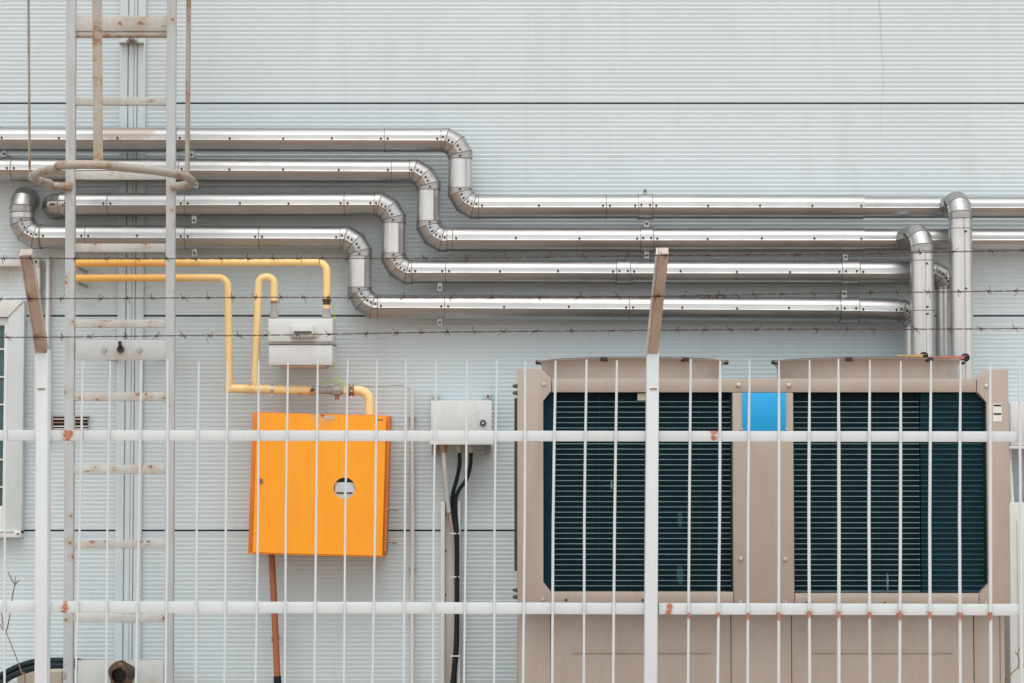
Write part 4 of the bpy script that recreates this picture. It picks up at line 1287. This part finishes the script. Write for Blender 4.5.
# ------------------------------------------------------------------ fence
fn = thing('metal_fence', 'white steel fence of thin upright bars and two posts with slanted arms', 'fence', (P(652, 600, FY).x, FY, 0.0))
RAILS = ((430.0, 440.6, 431.4, 442.0), (601.4, 612.6, 604.4, 615.6))
def bar_between(mb, a0, a1, b0, b1, Y, dep):
    """rail between left edge (a0 top, a1 bottom) and right edge px rows"""
    pass
posts = (42, 652)
for (l0, l1, r0_, r1_) in RAILS:
    for (x0, x1) in ((-250, 36), (48.5, 645.8), (658.8, 1019.0)):
        f0 = lambda x: l0 + (r0_ - l0) * x / 1019.0
        f1 = lambda x: l1 + (r1_ - l1) * x / 1019.0
        mb = MB()
        q = [P(x0, f1(x0), FY), P(x1, f1(x1), FY), P(x1, f0(x1), FY), P(x0, f0(x0), FY)]
        mb.prism([(p.x, p.z) for p in q], FY, FY + 0.025, 0, 0.002)
        mb.build('rail', M['fence'], fn)
    mb = MB()
    lo_ = min(l0, l1)
zg = P(512, 780, FY).z
mb = MB(); q = P(-250, 780, FY); q2 = P(1019, 780, FY)
mb.box(q.x, q2.x, FY + 0.001, FY + 0.024, zg - 0.022, zg + 0.022, 0.002); mb.build('rail', M['fence'], fn)
BARS = [(-235, -240, 3.0), (-205, -210, 3.0), (-175, -179, 3.0), (-145, -149, 3.0), (-115, -119, 3.0), (-85, -89, 3.0), (-55, -58, 3.0), (-25, -27, 3.0), (6.8, 4.6, 3.2), (50.0, 48.3, 3.0), (82.8, 75.6, 3.4), (110.2, 106.2, 3.2), (141.2, 136.0, 3.2), (167.6, 165.4, 3.2), (198.8, 195.9, 3.0), (227.6, 224.4, 3.2), (258.7, 255.4, 3.0), (288.0, 285.0, 3.0), (317.8, 314.4, 3.2),
        (347.8, 344.0, 3.0), (377.0, 372.4, 3.0), (406.0, 403.6, 2.8), (436.2, 433.0, 2.8), (467.0, 464.0, 2.8), (496.8, 494.2, 3.0), (525.2, 523.0, 3.2), (555.6, 552.3, 3.4), (586.6, 584.0, 3.2), (617.0, 613.2, 3.4),
        (690.8, 688.0, 3.3), (720.2, 717.6, 3.6), (749.6, 747.8, 3.4), (779.0, 778.6, 3.6), (809.6, 809.8, 3.8), (838.4, 838.8, 4.2), (869.8, 870.0, 3.9), (900.8, 899.6, 3.8), (931.0, 930.2, 3.9), (960.5, 960.4, 3.9), (990.2, 990.8, 4.2), (1019.3, 1021.6, 3.8)]
for (xt, xb_, w) in BARS:
    r_ = w / 2 * mpp(FY) * (0.72 if xt < 500 else 0.80)
    yt = 360 + random.uniform(-1.2, 1.0)
    a_ = P(xt, yt, FY - r_ - 0.0012)
    b_ = P(xb_, 683, FY - r_ - 0.0012)
    d_ = (b_ - a_)
    end = a_ + d_ * ((a_.z - 0.2) / (a_.z - b_.z))
    bow = random.uniform(-0.004, 0.004)
    pts = [a_, a_ + (end - a_) * 0.035, a_.lerp(end, 0.2) + X * bow * 0.7, a_.lerp(end, 0.35) + X * bow, a_.lerp(end, 0.5) + X * bow * 0.6, a_.lerp(end, 0.75), end]
    mb = MB()
    mb.tube(pts, r_, 10, radii=[r_ * (0.72 if xt < 740 else 0.5), r_ * (0.9 if xt < 740 else 0.72)] + [r_] * 5)
    mb.build('bar', M['fence'], fn)
ARMS = []
for (pt0, pt1, pb0, pb1, ptop, ax0, ax1) in ((35.8, 48.0, 34.2, 47.2, 349, 26.2, 40.8), (647.0, 659.2, 644.3, 657.4, 350, 664.0, 653.0)):
    # the post: square tube from the ground
    mb = MB()
    t0, t1 = P(pt0, ptop, FY - 0.03), P(pt1, ptop, FY - 0.03)
    b0_, b1_ = P(pb0, 683, FY - 0.03), P(pb1, 683, FY - 0.03)
    def lerp_to(a_, b_, z):
        return a_ + (b_ - a_) * ((a_.z - z) / (a_.z - b_.z))
    rs = []
    for z in (t0.z, 0.0):
        p0_, p1_ = lerp_to(t0, b0_, z), lerp_to(t1, b1_, z)
        rs.append([Vector((p0_.x, FY - 0.03, z)), Vector((p1_.x, FY - 0.03, z)), Vector((p1_.x, FY + 0.028, z)), Vector((p0_.x, FY + 0.028, z))])
    mb.rings(rs, [0])
    bmesh.ops.bevel(mb.bm, geom=list(mb.bm.edges), offset=0.005, segments=2, profile=0.5, affect='EDGES')
    po = mb.build('post', M['fence'], fn)
    # the arm leans out towards the street
    A0 = Vector(((t0.x + t1.x) / 2, FY, t0.z - 0.02))
    AYT = -2.25
    At = P(ax0 + 1 if ax0 < 100 else ax0 - 0.5, 252 if ax0 < 100 else 250.5, AYT)
    mb = MB()
    d_ = (At - A0).normalized()
    up_ = X.cross(d_).normalized()
    hw_ = 0.0185
    rs = [[c0 + X * (sx * hw_) + up_ * (sy * hw_) for sx, sy in ((-1, -1), (1, -1), (1, 1), (-1, 1))] for c0 in (A0, At)]
    mb.rings(rs, [0])
    bmesh.ops.bevel(mb.bm, geom=list(mb.bm.edges), offset=0.003, segments=2, profile=0.5, affect='EDGES')
    ao = mb.build('barbed_wire_arm', M['arm'], po)
    mb = MB()
    mb.rings([[c0 + X * sx + up_ * sy for sx, sy in ((-hw_ - 0.0075, -0.021), (-hw_ - 0.001, -0.021), (-hw_ - 0.001, 0.018), (-hw_ - 0.0075, 0.018))] for c0 in (A0 + d_ * 0.01, At - d_ * 0.004)], [0])
    mb.build('arm_flange', M['arm_pale'], ao)
    ARMS.append((A0, At))
    f = MB()
    f.box((t0.x + t1.x) / 2 - 0.014, (t0.x + t1.x) / 2 + 0.014, FY - 0.034, FY - 0.0295, P(42, 389, FY).z - 0.002, P(42, 389, FY).z + 0.002); f.build('weld_mark', M['brownfit'], po)

# ------------------------------------------------------------------ barbed wire
S = [[(-260, 260), (-120, 259), (0, 258.3), (26, 258.2), (256, 258.6), (476, 257.4), (661, 255.2), (856, 254.2), (1024, 250.4), (1140, 249), (1290, 247)],
     [(-260, 301), (-120, 300), (0, 299.0), (33, 298.6), (256, 297.4), (476, 297.2), (659, 296.2), (768, 294.6), (900, 292.6), (1024, 291), (1140, 290), (1290, 288)],
     [(-260, 338), (-120, 338), (0, 337.4), (38, 337.2), (170, 335.6), (256, 335.4), (400, 332.6), (476, 331.2), (655, 330.2), (900, 329.4), (1024, 328.6), (1140, 328), (1290, 327)]]
YS = (-2.275, -2.13, -1.995)
for pts, Yw, lab in zip(S, YS, ('top strand of rusty barbed wire on the fence arms', 'middle strand of rusty barbed wire on the fence arms', 'lowest strand of rusty barbed wire, crossing in front of the gas meter')):
    root = thing('barbed_wire', lab, 'barbed wire', P(512, pts[4][1], Yw), 'barbed wire strands')
    core = smooth_path([P(x, y, Yw) for x, y in pts], 90)
    # resample every 9 mm
    line = [core[0]]
    acc = 0
    for p in core[1:]:
        if (p - line[-1]).length >= 0.009:
            line.append(p)
    for ph in (0, math.pi):
        tw = []
        for i, p in enumerate(line):
            a_ = i * 0.009 * 2 * math.pi / 0.075 + ph
            wv = 0.0010 * math.sin(i * 0.043) + 0.0012 * math.sin(i * 0.0171 + 1)
            tw.append(p + Vector((0, math.cos(a_) * 0.0019, math.sin(a_) * 0.0019 + wv)))
        mb = MB(); mb.tube(tw, 0.0012, 5)
        mb.build('line_wire', M['wire'], root)
    gap = int(0.098 / 0.009)
    k = random.randint(2, 8)
    while k < len(line) - 2:
        c = line[k] + Vector((0, 0, 0.0010 * math.sin(k * 0.043) + 0.0012 * math.sin(k * 0.0171 + 1)))
        mb = MB()
        turns = []
        nT = 14
        a0 = random.uniform(0, 6.28)
        e1 = Vector((random.uniform(-.6, .6), random.uniform(-.8, .8), random.choice((-1, 1)) * random.uniform(.5, 1.0))).normalized()
        e2 = Vector((random.uniform(-.8, .8), random.uniform(-.8, .8), -e1.z * random.uniform(.6, 1.2))).normalized()
        coil = [c + Vector((-0.006 + 0.012 * j / nT, math.cos(a0 + j * 0.9) * 0.0042, math.sin(a0 + j * 0.9) * 0.0042)) for j in range(nT + 1)]
        path = [coil[0] + e1 * 0.019] + coil + [coil[-1] + e2 * 0.019]
        mb.tube(path, 0.0011, 5)
        e3 = Vector((random.uniform(-.9, .9), random.uniform(-1, 1), random.uniform(-1, 1))).normalized()
        mb.tube([c - e3 * 0.015, c, c + e3 * 0.015], 0.0010, 5)
        mb.build('barb', M['wire'], root)
        k += gap + random.randint(-1, 1)

    if Yw == YS[1]:
        for n_, (xa_, xb2) in enumerate(((696, 722), (706, 742))):
            pts_ = []
            for j in range(26):
                f_ = j / 25
                c_ = P(xa_ + (xb2 - xa_) * f_, 296.2, Yw)
                pts_.append(c_ + Vector((random.uniform(-.012, .012), math.cos(j * 1.3) * 0.009, math.sin(j * 1.3 + n_) * 0.008 - 0.002)))
            mb = MB(); mb.tube(smooth_path(pts_, 4), 0.0012, 5)
            mb.build('loose_tie_wire', M['wire'], root)

# ------------------------------------------------------------------ black hoses bottom left
def hose(label, pts, r):
    mb = MB(); mb.tube(smooth_path([P(*p) for p in pts], 8), r, 14)
    return tag(mb.build('black_hose', M['black']), label, 'hose', 'black hoses beside the ladder')
hose('upper thick black hose curving to the foot of the left ladder rail', [(-120, 789, -0.2), (-95, 768, -0.22), (-60, 722, -0.25), (-20, 687, -0.28), (0, 676.5, -0.3), (16, 668, -0.32), (33, 662.5, -0.34), (50, 661.2, -0.36), (66, 661, -0.38), (76, 661.5, -0.3), (79, 662, -0.1), (79, 662, -0.003)], 3.5 * mpp(-0.3))
hose('lower thick black hose curving to the foot of the left ladder rail', [(-100, 790, -0.24), (-75, 772, -0.26), (-40, 732, -0.28), (-10, 694, -0.31), (6, 680, -0.33), (18, 673.5, -0.35), (34, 668.2, -0.37), (50, 666, -0.39), (66, 665.8, -0.41), (77, 667.5, -0.3), (80, 669.5, -0.1), (80, 670, -0.003)], 3.0 * mpp(-0.3))
kb = thing('floor_box', 'low beige box standing behind the left fence post under the black hoses', 'box', (P(45, 690, -0.2).x, -0.2, 0.0))
f = MB(); q = P(45, 672, -0.3); f.box(P(17, 676, -0.27).x, P(62, 676, -0.27).x, -0.27, -0.05, 0.06, q.z, 0.006); f.build('body', M['beige'], kb)
f = MB(); f.box(P(19, 676, -0.27).x, P(60, 676, -0.27).x, -0.25, -0.07, 0.004, 0.059); f.build('foot', M['fitting'], kb)

# ------------------------------------------------------------------ dry weeds
def weed(label, stems, Y):
    base = P(stems[0][-1][0], stems[0][-1][1], Y); base.z = 0.004
    root = thing('dry_weed', label, 'weed', base, 'dry weeds by the fence')
    for st_ in stems:
        pts = [P(x, y, Y + random.uniform(-.02, .02)) for x, y in st_]
        if st_ is stems[0]:
            last = pts[-1].copy(); last.z = 0.0
            pts.append(Vector((last.x + 0.03, last.y, 0.0)))
        sm = smooth_path(pts, 5)
        n = len(sm)
        mb = MB(); mb.tube(sm, 0.004, 6, radii=[0.0014 + 0.0018 * i / (n - 1) for i in range(n)])
        mb.build('stem', M['twig'], root)
weed('dry bare weed leaning at the bottom left corner behind the fence', [[(6, 632), (11, 644), (18, 662), (22, 674), (25.5, 690)], [(-6, 598), (1, 612), (3, 624), (6, 632)], [(12, 602), (10, 614), (8, 625), (6, 632)], [(16, 576), (14.5, 586), (12.5, 596), (12, 602)], [(8, 572), (12, 580), (14.8, 584)], [(20, 580), (17, 582), (15, 585)], [(-4, 618), (1, 626), (6, 634)]], -1.6)
weed('dry curled weed at the bottom right corner past the cooling unit', [[(1026, 667), (1018, 668.5), (1012, 673), (1008, 680), (1006, 690)], [(1022, 636), (1020.5, 646), (1018, 654), (1019, 662), (1018, 668)], [(1003, 676), (1008, 678), (1009, 679.5)], [(1015, 652), (1017, 654), (1018.5, 656)]], -0.75)

# ------------------------------------------------------------------ light
SUN_EL, SUN_AZ = R(62), R(-12)          # azimuth measured from the camera's side of the wall
w = bpy.data.worlds.new('World')
scene.world = w
w.use_nodes = True
nt = w.node_tree
bg = nt.nodes['Background']
sky = nt.nodes.new('ShaderNodeTexSky')
sky.sky_type = 'NISHITA'
sky.sun_disc = False
sky.sun_elevation = SUN_EL
sky.sun_rotation = math.pi + SUN_AZ
sky.air_density = 1.0
sky.dust_density = 6.0
sky.ozone_density = 1.0
hs = nt.nodes.new('ShaderNodeHueSaturation')
hs.inputs['Saturation'].default_value = 0.30
nt.links.new(sky.outputs['Color'], hs.inputs['Color'])
# cloud cover: an even grey layer, brighter overhead, mixed over the clear sky
tc = nt.nodes.new('ShaderNodeTexCoord')
sz = nt.nodes.new('ShaderNodeSeparateXYZ')
nt.links.new(tc.outputs['Generated'], sz.inputs[0])
cr = nt.nodes.new('ShaderNodeMapRange')
nt.links.new(sz.outputs[2], cr.inputs['Value'])
cr.inputs['From Min'].default_value = 0.0
cr.inputs['From Max'].default_value = 0.9
cr.inputs['To Min'].default_value = 5.4
cr.inputs['To Max'].default_value = 8.0
cl_ = nt.nodes.new('ShaderNodeVectorMath')
cl_.operation = 'SCALE'
cl_.inputs[0].default_value = (0.965, 0.99, 1.0)
nt.links.new(cr.outputs[0], cl_.inputs['Scale'])
mx = nt.nodes.new('ShaderNodeMix')
mx.data_type = 'RGBA'
mx.inputs[0].default_value = 0.85
nt.links.new(hs.outputs['Color'], mx.inputs[6])
nt.links.new(cl_.outputs[0], mx.inputs[7])
nt.links.new(mx.outputs[2], bg.inputs['Color'])
bg.inputs['Strength'].default_value = 0.15
sd = bpy.data.lights.new('sun', 'SUN')
sd.energy = 0.5
sd.angle = R(40)
sd.color = (1.0, 0.965, 0.92)
so = bpy.data.objects.new('sun', sd)
COL.objects.link(so)
dirv = Vector((math.sin(SUN_AZ) * math.cos(SUN_EL), -math.cos(SUN_AZ) * math.cos(SUN_EL), math.sin(SUN_EL)))
so.rotation_euler = dirv.to_track_quat('Z', 'Y').to_euler()
so.location = (0, -5, 8)

# ------------------------------------------------------------------ camera and output
cd_ = bpy.data.cameras.new('camera')
cd_.sensor_fit = 'HORIZONTAL'
cd_.sensor_width = 36
cd_.lens = F * 36 / 1024
cd_.clip_end = 1000
co_ = bpy.data.objects.new('camera', cd_)
COL.objects.link(co_)
co_.location = CAM
co_.rotation_euler = (math.pi / 2 + TILT, 0, 0)
scene.camera = co_
scene.view_settings.view_transform = 'Standard'
scene.view_settings.look = 'None'
scene.view_settings.exposure = 0.58
scene.view_settings.gamma = 1
scene.render.resolution_x = 1024
scene.render.resolution_y = 683
scene.cycles.max_bounces = 8
